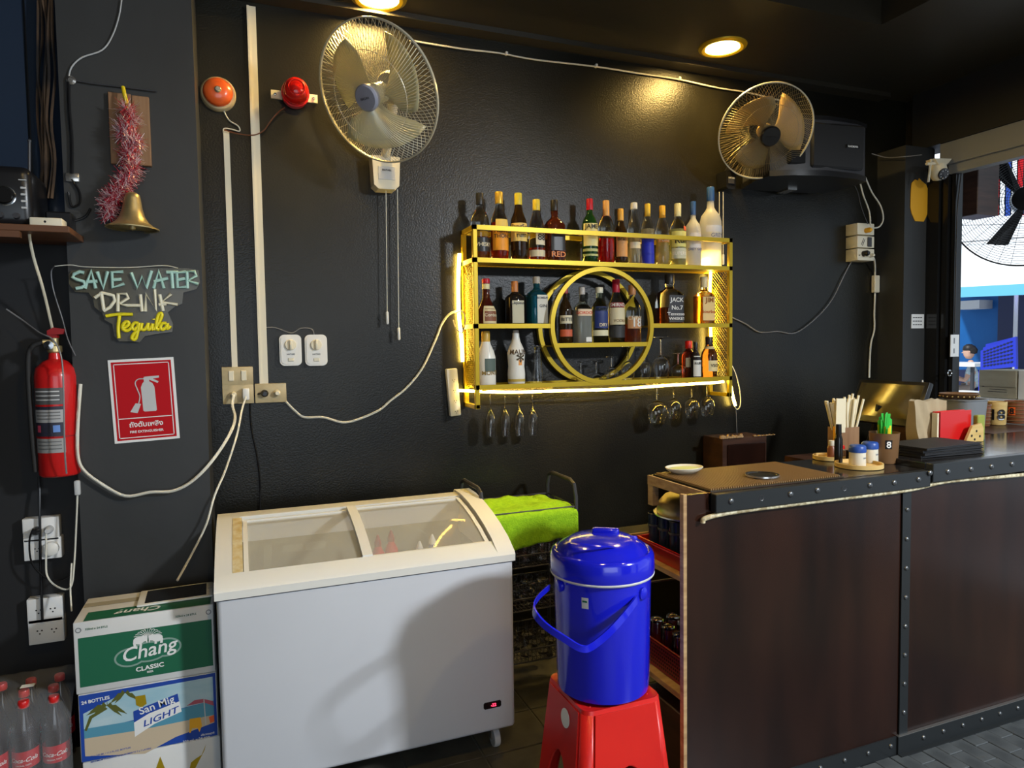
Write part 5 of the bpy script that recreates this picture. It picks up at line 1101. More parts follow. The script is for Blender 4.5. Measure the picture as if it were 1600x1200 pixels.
for k in range(62):
    x = 1.456+.0093*k; mb.box((x, BY+.018, 1.108), (x+.0030, 2.214, 1.1135))
part('mat_ribs', mb, 'mat_rib', mt_, 0, stuff=True)
for z, dz in ((.765, .018), (.335, .02)):
    part('inner_shelf', MB().box((1.415, BY+.02, z), (2.3, 2.33, z+dz)), 'raw_wood', bc, 0)
part('lower_box', MB().rbox((1.43, BY+.04, .0), (2.2, 2.26, .27), .004, 1), 'dark_wood', bc, 0)
part('back_post', MB().box((2.2, 2.28, 0), (2.24, 2.32, 1.068)).box((3.9, 2.25, 0), (3.94, 2.29, 1.09)).box((2.7, 2.25, 0), (2.74, 2.29, 1.09)), 'dark_wood', bc, 0)
part('pipe', MB().tube([(1.40, 2.30, .66), (1.75, 2.30, .655)], .005, 8).tube([(1.44, 2.05, .60), (1.9, 2.15, .60)], .004, 8), 'steel', bc)
tag(part('light_rope', MB().tube([at(x, y, 'Y', BY-.014) for x, y in ((1098, 817), (1100, 811), (1115, 806), (1140, 801), (1180, 795), (1230, 789), (1300, 780), (1370, 772), (1415, 766), (1440, 761), (1455, 757), (1480, 752), (1520, 748), (1560, 745), (1605, 741), (1660, 735))], .0085, 8, 4), 'rope', None, 60), 'cream unlit light rope sagging under the iron edge of the counter', 'light rope')
# --- things inside the open end
def tray(x0, x1, y0, y1, z0, z1, fl):
    n = 4; P = lambda a, b, z: [(x0+a, y0+a, z), (x1-a, y0+a, z), (x1-a, y1-a, z), (x0+a, y1-a, z)]
    rings = [P(fl, 0, z0), P(0, 0, z1), P(-.008, 0, z1), P(-.008, 0, z1-.006), P(.0, 0, z1-.007), P(.004, 0, z1-.003), P(fl+.004, 0, z0+.004)]
    vs = [p for r_ in rings for p in r_]; fs = [(0, 3, 2, 1)]+[(i*4+j, i*4+(j+1) % 4, i*4+4+(j+1) % 4, i*4+4+j) for i in range(1) for j in range(4)]
    m_ = MB().add(vs[:8], [(3, 2, 1, 0)]+[(j, (j+1) % 4, 4+(j+1) % 4, 4+j) for j in range(4)])
    m_.add(P(-.008, 0, z1)+P(.0, 0, z1), [(j, (j+1) % 4, 4+(j+1) % 4, 4+j) for j in range(4)])
    m_.add(P(-.008, 0, z1)+P(-.008, 0, z1-.008), [(j, 4+j, 4+(j+1) % 4, (j+1) % 4) for j in range(4)])
    return m_
t = thing('plastic_basin', 'red rectangular plastic basin full of black cups in the open counter end', 'basin', (1.6, 2.16, .785))
part('basin_body', tray(1.432, 1.80, 1.995, 2.30, .785, .852, .012), 'red', t, 0, solid=.002)
g0 = None
for i in range(4):
    for j in range(4):
        x = 1.478+.080*i; y = 2.04+.070*j
        if g0 is None:
            g0 = thing('black_cup', 'black plastic cup standing in the red basin', 'cup', (x, y, .790), 0, 'black cups in the red basin'); m = Matrix.Translation((x, y, .790))
            part('cup_body', MB().lathe([(0, 0), (.024, 0), (.026, .01), (.031, .155), (.033, .16), (.031, .162), (.029, .158), (.024, .012), (0, .01)], 20, m), 'panel_gloss', g0, 50)
            part('cup_band', MB().lathe([(.0315, .11), (.0328, .112), (.0328, .118), (.0318, .12)], 20, m), 'dark_grey', g0, 50)
            gx, gy = x, y
        else: dup(g0, (x, y, .790))
        (g0 if i == j == 0 else COL.objects[-1] if 0 else [q for q in COL.objects if q.name.startswith('black_cup')][-1])['label'] = 'black cup in the red basin, %s row, %s' % (('leftmost', 'second', 'third', 'innermost')[i], ('frontmost', 'second from the front', 'third from the front', 'rearmost')[j])
pz = .957
t = thing('metal_pot', 'upturned dull gold-brown pan resting on the black cups', 'pan', (1.60, 2.17, pz)); m = Matrix.Translation((1.585, 2.165, pz))
part('pan_body', MB().lathe([(.125, .006), (.130, .0), (.134, .006), (.128, .040), (.105, .066), (.07, .074), (0, .076)], 44, m), 'brass', t, 50)
part('pan_rim', MB().lathe([(.130, -.002), (.146, -.002), (.146, .003), (.130, .003)], 44, m, close=True), 'steel', t)
t = thing('plastic_basket', 'dark red perforated basket of upturned glasses low in the counter end', 'basket', (1.6, 2.15, .357))
part('basket_body', tray(1.437, 1.80, 1.985, 2.315, .357, .475, .014), 'basket_red', t, 0, solid=.003)
mb = MB()
for k in range(22):
    for j in range(6):
        y = 2.005+.0135*k; z = .372+.0155*j; x = 1.437+.014*(1-(z-.357)/.118)
        mb.box((x-.0016, y, z), (x-.0006, y+.006, z+.007))
part('perforations', mb, 'black', t, 0, stuff=True)
g0 = None; pos = []
for i in range(4):
    for j in range(4): pos.append((1.487+.074*i, 2.04+.073*j))
for (x, y) in pos:
    H2 = .16; r = .030; z = .365
    if g0 is None: g0 = tag(part('drinking_glass', MB().lathe([(r, 0), (r*.86, H2), (r*.8, H2+.003), (0, H2+.003), (0, H2-.008), (r*.82, H2-.010), (r-.002, 0)], 20, Matrix.Translation((x, y, z))), 'clear', None, 50), 'clear upturned glass standing in the dark red basket', 'glass', 'glasses in the dark red basket')
    else: o = g0.copy(); COL.objects.link(o); o.location = (x, y, z)
    k = pos.index((x, y)); (g0 if k == 0 else o)['label'] = 'upturned glass in the dark red basket, %s, %s' % (('leftmost row', 'second row', 'third row', 'innermost row')[k//4], ('frontmost', 'second from the front', 'third from the front', 'rearmost')[k % 4])
yl = at(960, 838, 'Z', .765).y
t = thing('low_shelf', 'low dark shelf with a pale rough wooden edge behind the blue bucket', 'shelf', (1.9, yl+.16, 0))
part('board', MB().box((1.47, yl, .742), (2.35, yl+.12, .765)), 'black_matt', t, 0); part('rough_edge', MB().box((1.47, yl-.008, .74), (2.35, yl-.0005, .768)), 'raw_wood', t, 0)
for x in (1.50, 2.30):
    for y in (yl+.025, yl+.095): part('leg', MB().box((x-.02, y-.02, 0), (x+.02, y+.02, .742)), 'dark_wood', t, 0)
a = at(1131, 686, 'Y', 3.10); b = at(1200, 683, 'Y', 3.10)
t = thing('wooden_cabinet', 'dark brown panelled cabinet against the back wall behind the counter', 'cabinet', ((a.x+b.x)/2, 3.19, 0))
part('carcass', MB().rbox((a.x, 3.11, .02), (b.x, 3.285, a.z), .003, 1), 'dark_wood', t, 0)
part('door', MB().rbox((a.x+.02, 3.095, .06), (b.x-.01, 3.112, a.z-.03), .004, 1), 'shelf_wood', t, 0) if 0 else part('door', MB().rbox((a.x+.03, 3.098, .06), (b.x-.015, 3.111, a.z-.035), .004, 1), 'panel_wood', t, 0)
mb = MB()
for k in range(46):
    x = a.x-.02+.0055*k*(1 if k < 28 else 1.5); mb.box((x, 3.10+random.uniform(-.004, .004), a.z+.001), (x+.007, 3.112, a.z+random.uniform(.006, .022) if k < 28 else a.z+random.uniform(.002, .008)))
part('frayed_top_edge', mb, 'raw_wood', t, 0, stuff=True)
# --- things on the counter
ZT1, ZT2 = 1.1045, 1.1285; ZM = 1.114
def on(px, py, z): return at(px, py, 'Z', z)
p = on(1069, 738, ZM+.001); t = thing('oval_dish', 'pale green oval dish on the left end of the drip mat', 'dish', (p.x, p.y, ZM))
part('dish_body', MB().lathe([(0, 0), (.042, 0), (.066, .014), (.071, .021), (.069, .023), (.062, .016), (.040, .005), (0, .004)], 40, Matrix.Translation((p.x, p.y, ZM)), sx=1.08, sy=.8), 'salt', t, 50)
part('pale_filling', MB().lathe([(0, .017), (.050, .0165), (.060, .0155)], 36, Matrix.Translation((p.x, p.y, ZM)), sx=1.08, sy=.8), pmat((.55, .62, .25)), t, 50)
p = on(1191, 744, ZM+.001); t = thing('coaster', 'round black coaster with a metal rim on the drip mat', 'coaster', (p.x, p.y, ZM)); m = Matrix.Translation((p.x, p.y, ZM))
part('coaster_body', MB().lathe([(0, 0), (.054, 0), (.058, .003), (.058, .008), (.052, .008), (.050, .005), (0, .005)], 40, m), 'black', t, 50)
part('rim', MB().lathe([(.058, .001), (.0600, .003), (.0595, .009), (.057, .009)], 40, m), 'steel', t)
def round_tray(px, py, r, label):
    p = on(px, py, ZT1+.004); t = thing('bamboo_tray', label, 'tray', (p.x, p.y, ZT1)); m = Matrix.Translation((p.x, p.y, ZT1))
    part('tray_base', MB().lathe([(0, .001), (r, .001), (r, .006), (0, .006)], 48, m), 'bamboo', t, 40); part('tray_rim', MB().lathe([(r-.004, .002), (r+.002, .002), (r+.002, .018), (r-.004, .018)], 48, m, close=True), 'bamboo', t, 40); return p
pt_ = round_tray(1342, 728, .086, 'round bamboo tray holding the blue-lidded shakers')
pt2 = round_tray(1295, 716, .062, 'second bamboo tray partly behind the shaker tray, small bottles on it')
for i, (px, py, l) in enumerate(((1339.5, 728, 'salt shaker with blue lid at the front of the bamboo tray'), (1359, 722, 'salt shaker with blue lid behind and right of its twin'))):
    p = on(px, py, ZT1+.007); m = Matrix.Translation((p.x, p.y, ZT1+.0065)); t = thing('salt_shaker', l, 'shaker', (p.x, p.y, ZT1+.0065), 0, 'blue-lidded shakers')
    part('shaker_body', MB().lathe([(0, 0), (.029, 0), (.031, .004), (.030, .06), (0, .06)], 28, m), 'salt', t, 50)
    part('lid', MB().lathe([(.0315, .056), (.032, .06), (.031, .078), (.026, .084), (0, .085)], 28, m), 'bottle_blue_cap', t, 50)
    part('print', MB().lathe([(.0312, .032), (.0312, .038)], 6, m, a0=R(-95), a1=R(-60)), 'mid_grey', t, 0)
# brown 8-ball cup with plastic spoons
p = on(1381, 722, ZT1+.001); m = Matrix.Translation((p.x, p.y, ZT1)); t = thing('spoon_cup', 'brown cup marked 8 holding green and yellow plastic stirrers', 'cup', (p.x, p.y, ZT1))
part('cup_body', MB().lathe([(0, 0), (.047, 0), (.050, .004), (.056, .120), (.058, .124), (.055, .124), (.048, .008), (0, .006)], 36, m), 'brown_cup', t, 50)
part('number_badge', MB().lathe([(.0530+.0, .062), (.0560, .098)], 8, m, a0=R(-136), a1=R(-108)), 'black', t, 60)
part('print', MB().text('8', .036, fn=lambda a, b: m @ V((.0562*math.cos(R(-122)+a/.056), .0562*math.sin(R(-122)+a/.056), .080+b)), bold=.02), 'white', t, 0)
def sticks(pc, z0, n, spread, H0, H1, wd, m_, label, cat, name, grp, th=.0012, flat_=True, lean=.35):
    for k in range(n):
        a = random.uniform(0, 2*PI); rr = spread*math.sqrt(random.random()); b0 = V((pc.x+rr*.5*math.cos(a), pc.y+rr*.5*math.sin(a), z0)); h = random.uniform(H0, H1)
        tp = b0+V((rr*lean*6*math.cos(a)*.35, rr*lean*6*math.sin(a)*.35, h)); d = (tp-b0).normalized()
        mm = frame(b0, V((math.cos(a*3), math.sin(a*3)*.3, 0)), d)
        o = part(name, MB().rbox((-wd/2, 0, -th), (wd/2, (tp-b0).length, th), min(th, .002), 1, mm) if flat_ else MB().tube([b0, tp], wd/2, 7), m_ if isinstance(m_, str) else random.choice(m_), None, 0)
        tag(o, label, cat, grp)
sticks(p, ZT1+.02, 14, .052, .14, .185, .015, 'straw_green', 'flat green plastic stirrer standing in the brown cup', 'stirrer', 'stirrer', 'green stirrers in the brown cup', lean=.30)
sticks(p+V((0, -.01, 0)), ZT1+.02, 8, .040, .120, .135, .010, 'yellow', 'short yellow stirrer in the front of the brown cup', 'stirrer', 'stirrer', 'yellow stirrers in the brown cup', lean=.3)
# straw holder
p = on(1338, 712, ZT1+.001)+V((0, .07, 0)); p.z = ZT1; m = Matrix.Translation(p)
t = thing('straw_holder', 'wooden holder packed with white paper straws behind the shaker tray', 'holder', p)
part('holder_body', MB().box((-.055, -.035, 0), (.055, -.030, .12), m).box((-.055, .030, 0), (.055, .035, .12), m).box((-.055, -.03, 0), (-.050, .03, .12), m).box((.05, -.03, 0), (.055, .03, .12), m).box((-.05, -.03, 0), (.05, .03, .005), m), 'wood', t, 0)
part('orange_side', MB().box((-.060, -.032, .0), (-.0555, .0, .125), m), 'orange', t, 0)
for k in range(36):
    u = k/35; x0 = p.x-.040+.08*((k*7) % 36)/36; y0 = p.y-.022+.044*random.random(); tilt = (x0-p.x)/.04; h = .265+random.uniform(-.018, .012)+(.012*tilt)
    o = part('paper_straw', MB().tube([(x0*.5+p.x*.5, y0, ZT1+.008), (x0+.055*tilt*.9, y0+random.uniform(-.015, .015), ZT1+h-.02)], .0052, 7), 'paper', None, 60); tag(o, 'white paper straw standing in the wooden holder', 'straw', 'paper straws in the wooden holder')
o = part('paper_sleeve', MB().rbox((-.012, 0, -.002), (.035, .15, .002), .001, 1, frame((p.x-.065, p.y-.03, ZT1+.10), (1, -.2, 0), (-.15, 0, 1))), 'paper', None, 0); tag(o, 'creased white paper sleeve at the left of the straws', 'paper sleeve')
def small_bottle(px, py, h, r, body, cap, label, z=ZT1+.007, dy=0):
    p = on(px, py, z)+V((0, dy, 0)); p.z = z; m = Matrix.Translation(p); t = thing('small_bottle', label, 'bottle', p)
    part('bottle_body', MB().lathe([(0, 0), (r, 0), (r, h*.6), (r*.6, h*.74), (0, h*.74)], 20, m), body, t, 50); part('cap', MB().lathe([(r*.66, h*.72), (r*.7, h*.74), (r*.66, h), (0, h)], 16, m), cap, t, 50); return t
small_bottle(1299, 716, .075, .017, 'brown_band', 'salt', 'small amber bottle with a cream cap left of the shakers')
small_bottle(1316, 716, .055, .014, 'brown_cup', 'red', 'tiny bottle with a red cap beside the amber bottle', z=ZT1+.007)
small_bottle(1337, 727, .155, .016, 'black_gloss', 'black', 'tall black pepper bottle behind the blue-lidded shakers', z=ZT1+.0065, dy=.085)
# menus
p = on(1462, 704, ZT2+.02)
for k, l in enumerate(('lowest black menu folder of the stack on the counter', 'second black menu folder from the bottom of the stack', 'third black menu folder from the bottom of the stack', 'top black menu folder of the stack on the counter')):
    m = Matrix.Translation((2.70, 2.03, ZT2+.001+.0105*k)) @ Matrix.Rotation(R(-3+3*(k % 2)+k), 4, 'Z')
    t = thing('menu_folder', l, 'menu', (2.70, 2.03, ZT2+.0105*k)); part('cover', MB().rbox((-.175, -.095, 0), (.175, .105, .003), .001, 1, m).rbox((-.175, -.095, .0065), (.175, .105, .0095), .001, 1, m).box((-.175, -.095, 0), (-.172, .105, .009), m), 'black_matt', t, 0); part('pages', MB().box((-.170, -.09, .003), (.17, .10, .0065), m), 'dark_grey', t, 0)
# paper bag, red book, wooden stand
def upright(name, label, cat, corners, Y, th, m_, rz=0, lift_=None):
    P = [at(x, y, 'Y', Y) for x, y in corners]; zmin = min(q.z for q in P)
    return P, zmin
pb_ = on(1462, 690, ZT2); Yb = pb_.y
c_ = V((at(1458, 690, 'Y', Yb).x, Yb, ZT2)); t = thing('paper_bag', 'creased brown paper bag standing behind the menus', 'paper bag', c_)
vs = []; fs = []; nx, nz = 14, 8
for s in (0, 1):
    for i in range(nx+1):
        for j in range(nz+1):
            u = i/nx; v2 = j/nz; x = c_.x-.085+.17*u*(1+.25*v2)-.05*v2; y = Yb+(.07 if s else 0)*(1-.6*v2)+.006*math.sin(u*19+v2*5); z = ZT2+.001+.195*v2*(1-.0*u)+.006*math.sin(u*11)*v2
            vs.append((x, y, z))
    o_ = s*(nx+1)*(nz+1)
    for i in range(nx):
        for j in range(nz): k = o_+i*(nz+1)+j; fs.append((k, k+nz+1, k+nz+2, k+1))
N_ = (nx+1)*(nz+1)
for j in range(nz): fs.append((j, j+1, N_+j+1, N_+j)); k = nx*(nz+1)+j; fs.append((k, k+1, N_+k+1, N_+k))
part('bag_body', MB().add(vs, fs), 'kraft', t, 60)
a = at(1464, 646, 'Y', Yb-.03); b = at(1513, 640, 'Y', Yb-.03)
t = thing('red_book', 'red menu book standing upright on the counter before the paper bag', 'book', ((a.x+b.x)/2, Yb-.03, ZT2))
part('cover', MB().rbox((a.x, Yb-.045, ZT2+.001), (b.x, Yb-.041, b.z+.0), .001, 1).rbox((a.x, Yb-.012, ZT2+.001), (b.x, Yb-.008, b.z), .001, 1).rbox((a.x, Yb-.045, ZT2+.001), (a.x+.004, Yb-.008, b.z), .001, 1), 'red', t, 0)
part('pages', MB().box((a.x-.010, Yb-.040, ZT2+.002), (b.x-.005, Yb-.013, b.z-.006)), 'paper', t, 0)
t = thing('wooden_stand', 'small pale wooden stand with punched holes in front of the red book', 'stand', (b.x, Yb-.08, ZT2)); fr = frame((b.x-.035, Yb-.075, ZT2))
part('plate', MB().prism([(-.06, .001), (-.015, .075), (.045, .085), (.06, .06), (.06, .001)], 0, .012, fr), 'bamboo', t, 0)
for x, y in ((-.02, .03), (.012, .05), (.035, .025), (.0, .012)): part('hole', MB().lathe([(.006, .0125), (0, .0125)], 10, fr @ Matrix.Translation((x, y, 0))), 'black', t, 0)
part('green_pouch', MB().rbox((.045, 0, -.03), (.095, .12, -.004), .006, 2, fr), pmat((.30, .34, .06)), t, 0)
# POS monitor
TLm, TRm, BRm = at(1343, 592, 'Y', 2.74), at(1453, 597, 'Y', 2.32), at(1431, 668, 'Y', 2.32)
u = (TRm-TLm); v = (TRm-BRm); v = v-u.normalized()*v.dot(u.normalized()); Wm, Hm = u.length, v.length
cm_ = (TLm+TRm)/2-v/2; m = frame(cm_, u, v)
t = thing('monitor', 'till monitor leaning back on the bar, yellow strip lights mirrored in it', 'monitor', (cm_.x, cm_.y, 1.13))
part('bezel', MB().rbox((-Wm/2, -Hm/2, -.03), (Wm/2, Hm/2, 0), .006, 2, m), 'black', t)
part('screen', MB().box((-Wm/2+.022, -Hm/2+.035, 0), (Wm/2-.022, Hm/2-.020, .0012), m), 'screen', t, 0)
part('stand', MB().rbox((cm_.x-.09, cm_.y+.03, 1.001), (cm_.x+.09, cm_.y+.20, 1.018), .004, 1).tube([(cm_.x, cm_.y+.11, 1.015), (cm_.x, cm_.y+.06, 1.15), cm_+V((0, .03, -.02))], .022, 10, 4), 'black', t)
tag(part('under_table', MB().box((cm_.x-.35, 2.42, .97), (cm_.x+.35, 2.85, 1.0)).box((cm_.x-.33, 2.44, 0), (cm_.x-.29, 2.48, .97)).box((cm_.x+.29, 2.44, 0), (cm_.x+.33, 2.48, .97)).box((cm_.x-.33, 2.8, 0), (cm_.x-.29, 2.84, .97)).box((cm_.x+.29, 2.8, 0), (cm_.x+.33, 2.84, .97)), 'dark_wood', None, 0), 'dark table behind the counter carrying the till monitor', 'table')
# --- ledge by the opening with cups and boxes
LZ = 1.125
tag(part('dark_ledge', MB().rbox((3.52, 2.32, 0), (4.0, 2.90, LZ), .004, 1), 'dark_wood', None, 0), 'dark brown ledge at the opening holding cups, tub and boxes', 'ledge')
def ledge_cup(px, py, r, h, label, body, bands, txt=None, tc='black', badge=None):
    p = at(px, py, 'Y', 2.56); m = Matrix.Translation((p.x, p.y, LZ+.003)); t = thing('cup', label, 'cup', (p.x, p.y, LZ+.003), 0, 'cups on the dark ledge')
    part('cup_body', MB().lathe([(0, 0), (r*.86, 0), (r*.9, .005), (r, h), (r*.94, h), (r*.85, .01), (0, .01)], 28, m), body, t, 50)
    if bands: part('ribs', sum_bands(m, r, h, bands), 'brown_cup', t, 50)
    az = math.atan2(-p.y, -p.x)
    if badge: part('badge', MB().lathe([(r*.975, h*.38), (r*1.01, h*.74)], 6, m, a0=az-.65, a1=az-.05), badge, t, 60)
    if txt: o = az+(-.35 if badge else 0); part('print', MB().text(txt, h*(.36 if badge else .62), fn=lambda x, y: m @ V(((r*1.03)*math.cos(o+x/r), (r*1.03)*math.sin(o+x/r), h*(.56 if badge else .45)+y)), bold=.03), tc, t, 0)
def sum_bands(m, r, h, n):
    mb = MB()
    for k in range(n):
        z = h*(k+.7)/n; rr = r*(.9+.1*z/h); mb.lathe([(rr, z-h*.03), (rr+.004, z), (rr, z+h*.03)], 28, m)
    return mb
ledge_cup(1533, 658, .045, .120, 'brown ribbed cup, left of three cups on the ledge', 'brown_band', 6)
ledge_cup(1558, 661, .046, .128, 'cup with a golden wood pattern marked 18 between two brown cups', 'bamboo', 0, '18')
ledge_cup(1587, 663, .056, .125, 'wide brown ribbed cup with an orange badge at the right edge', 'brown_band', 6, '8', 'black', 'orange_red')
p = at(1500, 680, 'Z', LZ+.003); 
t = thing('plastic_tub', 'grey plastic tub behind the red book', 'tub', (3.62, 2.52, LZ)); part('tub_body', MB().lathe([(0, .003), (.085, .003), (.095, .15), (.10, .152), (.10, .158), (.092, .158), (.08, .01), (0, .01)], 32, Matrix.Translation((3.63, 2.56, LZ)), sq=4), 'mid_grey', t, 40)
p = at(1485, 634, 'Y', 2.70); t = thing('beaded_bowl', 'shallow brown bowl with a row of pale beads on the grey tub', 'bowl', (3.60, 2.56, LZ+.16)); m = Matrix.Translation((3.60, 2.56, LZ+.160)); part('bowl_body', MB().lathe([(0, 0), (.07, 0), (.095, .028), (.09, .03), (.065, .006), (0, .006)], 36, m), 'brown_cup', t, 50)
mb = MB()
for k in range(22): a = 2*PI*k/22; mb.lathe([(0, -.005), (.005, 0), (0, .005)], 6, m @ Matrix.Translation((.092*math.cos(a), .092*math.sin(a), .014)))
part('beads', mb, 'bamboo', t, 50, stuff=True)
p = at(1453, 640, 'Y', 2.62); tb = thing('spray_bottle', 'small clear bottle with a white pointed nozzle behind the monitor', 'bottle', (p.x+.02, 2.70, 1.0)); m = Matrix.Translation((p.x+.07, 2.72, 1.001)); part('bottle_body', MB().lathe([(0, 0), (.024, 0), (.024, .24), (.012, .27), (0, .27)], 18, m), 'light_grey', tb, 50); part('nozzle', MB().lathe([(.012, .27), (.012, .30), (.003, .38), (0, .38)], 14, m), 'white_plastic', tb, 50)
def rbox_thing(name, label, cat, x0, x1, y0, y1, X, depth, m_, extra=None):
    a = at(x0, y0, 'X', X); b = at(x1, y1, 'X', X); return a, b
a = at(1488, 619, 'X', 4.5); OZ = a.z
t = thing('outdoor_counter', 'white-topped grey counter outside the opening carrying two boxes', 'counter', (4.8, 3.1, 0))
part('top', MB().box((4.5, 2.3, OZ-.03), (5.1, 3.6, OZ)), 'white', t, 0); part('carcass', MB().box((4.53, 2.32, 0), (5.08, 3.58, OZ-.03)), 'mid_grey', t, 0)
a = at(1530, 578, 'X', 4.55); b = at(1588, 622, 'X', 4.55)
t = thing('cardboard_box', 'grey-brown cardboard box on the sill of the opening', 'box', (4.65, (a.y+b.y)/2, OZ))
zc0 = OZ+.002; part('box', MB().rbox((4.55, b.y, zc0), (4.83, a.y, a.z), .003, 1), 'carton', t, 0)
part('flap', MB().box((4.544, b.y+.004, zc0+(a.z-zc0)*.42), (4.5495, a.y-.004, a.z)), 'carton', t, 0)
part('print', MB().lathe([(.010, 0), (0, 0)], 14, frame((4.5485, a.y-.03, zc0+.08), (0, -1, 0))).box((4.5485, b.y+.06, zc0+.055), (4.5495, a.y-.07, zc0+.058)).box((4.5485, b.y+.06, zc0+.040), (4.5495, a.y-.06, zc0+.043)), 'dark_grey', t, 0)
t = thing('cardboard_box', 'white box at the right edge beside the grey-brown box', 'box', (4.65, b.y-.12, OZ)); part('box', MB().rbox((4.55, b.y-.24, zc0), (4.8, b.y-.008, a.z+.005), .003, 1), 'carton_white', t, 0); part('print', MB().box((4.5485, b.y-.09, zc0+.10), (4.5495, b.y-.05, zc0+.103)).box((4.5485, b.y-.09, zc0+.055), (4.5495, b.y-.05, zc0+.058)), 'mid_grey', t, 0)
tag(part('plastic_pouch', MB().rbox((4.46, at(1517, 625, 'X', 4.48).y-.04, OZ-.09), (4.497, at(1517, 625, 'X', 4.48).y+.03, OZ-.005), .006, 2), 'pink', None), 'small pink packet at the edge of the outdoor counter left of the box', 'packet')
# --- right pillar items
fr = frame(at(1437, 313, 'Y', 3.098)); s = .00375
oc = [(-.075, .10), (-.045, .125), (-.02, .118), (-.01, .135), (.01, .12), (.05, .10), (.078, .055), (.08, -.05), (.055, -.10), (.035, -.13), (-.04, -.13), (-.07, -.085), (-.082, -.05), (-.08, .05)]
tag(part('paper_sign', MB().prism(oc, -.001, .003, fr), 'orange', None, 0), 'yellow-orange eight-sided paper sign stuck on the right pillar', 'paper sign')
a = at(1424, 491, 'Y', 3.098); b = at(1443, 513, 'Y', 3.098)
t = thing('notice', 'small white printed notice low on the right pillar', 'notice', (b.x, 3.1, b.z)); part('paper', MB().box((a.x, 3.096, b.z), (b.x, 3.099, a.z)), 'white', t, 0)
mb = MB()
for k in range(3):
    for q in range(4): x = a.x+.012+.021*q; mb.box((x, 3.0952, a.z-.024-.022*k), (x+.016, 3.0958, a.z-.018-.022*k))
part('print', mb, 'black', t, 0)
a = at(1486, 523, 'Y', 2.93); b = at(1500, 557, 'Y', 2.93)
t = thing('hanging_tag', 'white paper tag hanging on the door frame by the opening', 'tag', (b.x, 2.93, b.z)); part('paper', MB().box((a.x, 2.931, b.z), (b.x-.01, 2.934, a.z)), 'white', t, 0); part('print', MB().box((a.x+.025, 2.930, a.z-.055), (a.x+.035, 2.9308, a.z-.02)).box((a.x+.025, 2.930, b.z+.02), (a.x+.035, 2.9308, b.z+.05)), 'mid_grey', t, 0)
cp = at(1466, 268, 'Y', 2.96)
t = thing('security_camera', 'small cream security camera with an antenna under the lintel', 'camera', cp)
part('mount', MB().prism([(-.07, .035), (.075, .045), (.05, .02), (.02, .0), (-.03, -.005), (-.055, .02)], -.03, .03, frame((cp.x, cp.y, cp.z+.03))), 'ivory', t, 30)
part('camera_body', MB().lathe([(0, -.055), (.03, -.048), (.045, -.02), (.048, .01), (.04, .04), (0, .045)], 28, Matrix.Translation(cp)), 'ivory', t, 50)
ln = part('lens', MB().lathe([(.034, 0), (.034, .008), (.0, .010)], 24, axis(cp+V((-.004, -.034, -.022)), (-.15, -1, -.45))), 'black_gloss', t)
mb = MB()
for k in range(8): a = 2*PI*k/8; mb.disc((.024*math.cos(a), .024*math.sin(a)), .0035, axis(cp+V((-.004, -.034, -.022)), (-.15, -1, -.45)), .0105, 8)
part('infrared_dots', mb, 'light_grey', ln, 0)
q = at(1453, 262, 'Y', 2.95); part('antenna', MB().tube([q+V((.008, 0, .05)), q+V((-.012, 0, -.085))], .007, 8).tube([q+V((-.03, 0, .02)), q+V((.05, 0, .03))], .009, 8), 'ivory', t)
cable('dark cable looping from the camera up the door frame', [(1495, 262, 2.93), (1502, 265, 2.93), (1500, 290, 2.93), (1496, 330, 2.93), (1494, 400, 2.93), (1492, 520, 2.93)], 'dark_grey', .004)
cable('thin grey wire along the foot of the lintel near the speaker', [(1362, 240, 3.25), (1385, 246, 3.2), (1410, 245, 3.09), (1440, 242, 3.05)], 'cable_grey', .003)
# ------------------------------------------------------------------ outside
fc = V((4.75, 2.96, 2.50)); fcn = V((-4.75, -2.96, -.5)).normalized()
t = thing('industrial_fan', 'big black industrial fan seen through the opening, cut off at the right', 'fan', (4.75, 2.96, 2.1)); m = axis(fc, fcn); Rg = .42
mb = MB()
for k in range(36):
    a = 2*PI*k/36; mb.tube([(.07*math.cos(a), .07*math.sin(a), .10), (Rg*.6*math.cos(a), Rg*.6*math.sin(a), .09), (Rg*math.cos(a), Rg*math.sin(a), 0)], .0018, 4, m=m, cap=False)
for k in range(24):
    u = .2+.8*k/23; r = Rg*u; z = .10*(1-u**3); mb.lathe([(r-.0016, z), (r+.0016, z), (r, z+.003)], 60, m, close=True)
part('guard', mb, 'black', t, 0, stuff=True)
part('guard_rim', MB().lathe([(Rg-.004, -.01), (Rg+.006, -.01), (Rg+.006, .01), (Rg-.004, .01)], 64, m, close=True), 'black', t)
part('motor', MB().lathe([(0, .11), (.075, .10), (.08, .02), (.09, -.05), (.085, -.2), (0, -.21)], 28, m), 'black', t)
for b in range(3):
    a = 2*PI*b/3+.9+PI/3; part('blade', MB().add([(.06*math.cos(a), .06*math.sin(a), .0), (.06*math.cos(a+.6), .06*math.sin(a+.6), -.03), (Rg*.70*math.cos(a+.36), Rg*.70*math.sin(a+.36), -.04), (Rg*.74*math.cos(a+.2), Rg*.74*math.sin(a+.2), -.01), (Rg*.8*math.cos(a), Rg*.8*math.sin(a), .01)], [(0, 1, 2, 3, 4)], m), 'black', t, 0, solid=.003)
part('hanging_bar', MB().tube([fc-fcn*.12, fc-fcn*.15+V((0, 0, .3)), (4.5, 2.99, 3.1)], .02, 8), 'black', t)
def XB(name, label, cat, x0, y0, x1, y1, X, th, m_):
    a = at(x0, y0, 'X', X); b = at(x1, y1, 'X', X)
    o = part(name, MB().box((X, b.y, b.z), (X+th, a.y, a.z)), m_, None, 0)
    return tag(o, label, cat) if cat else o
a = at(1496, 260, 'X', 4.26); b = at(1533, 335, 'X', 4.26)
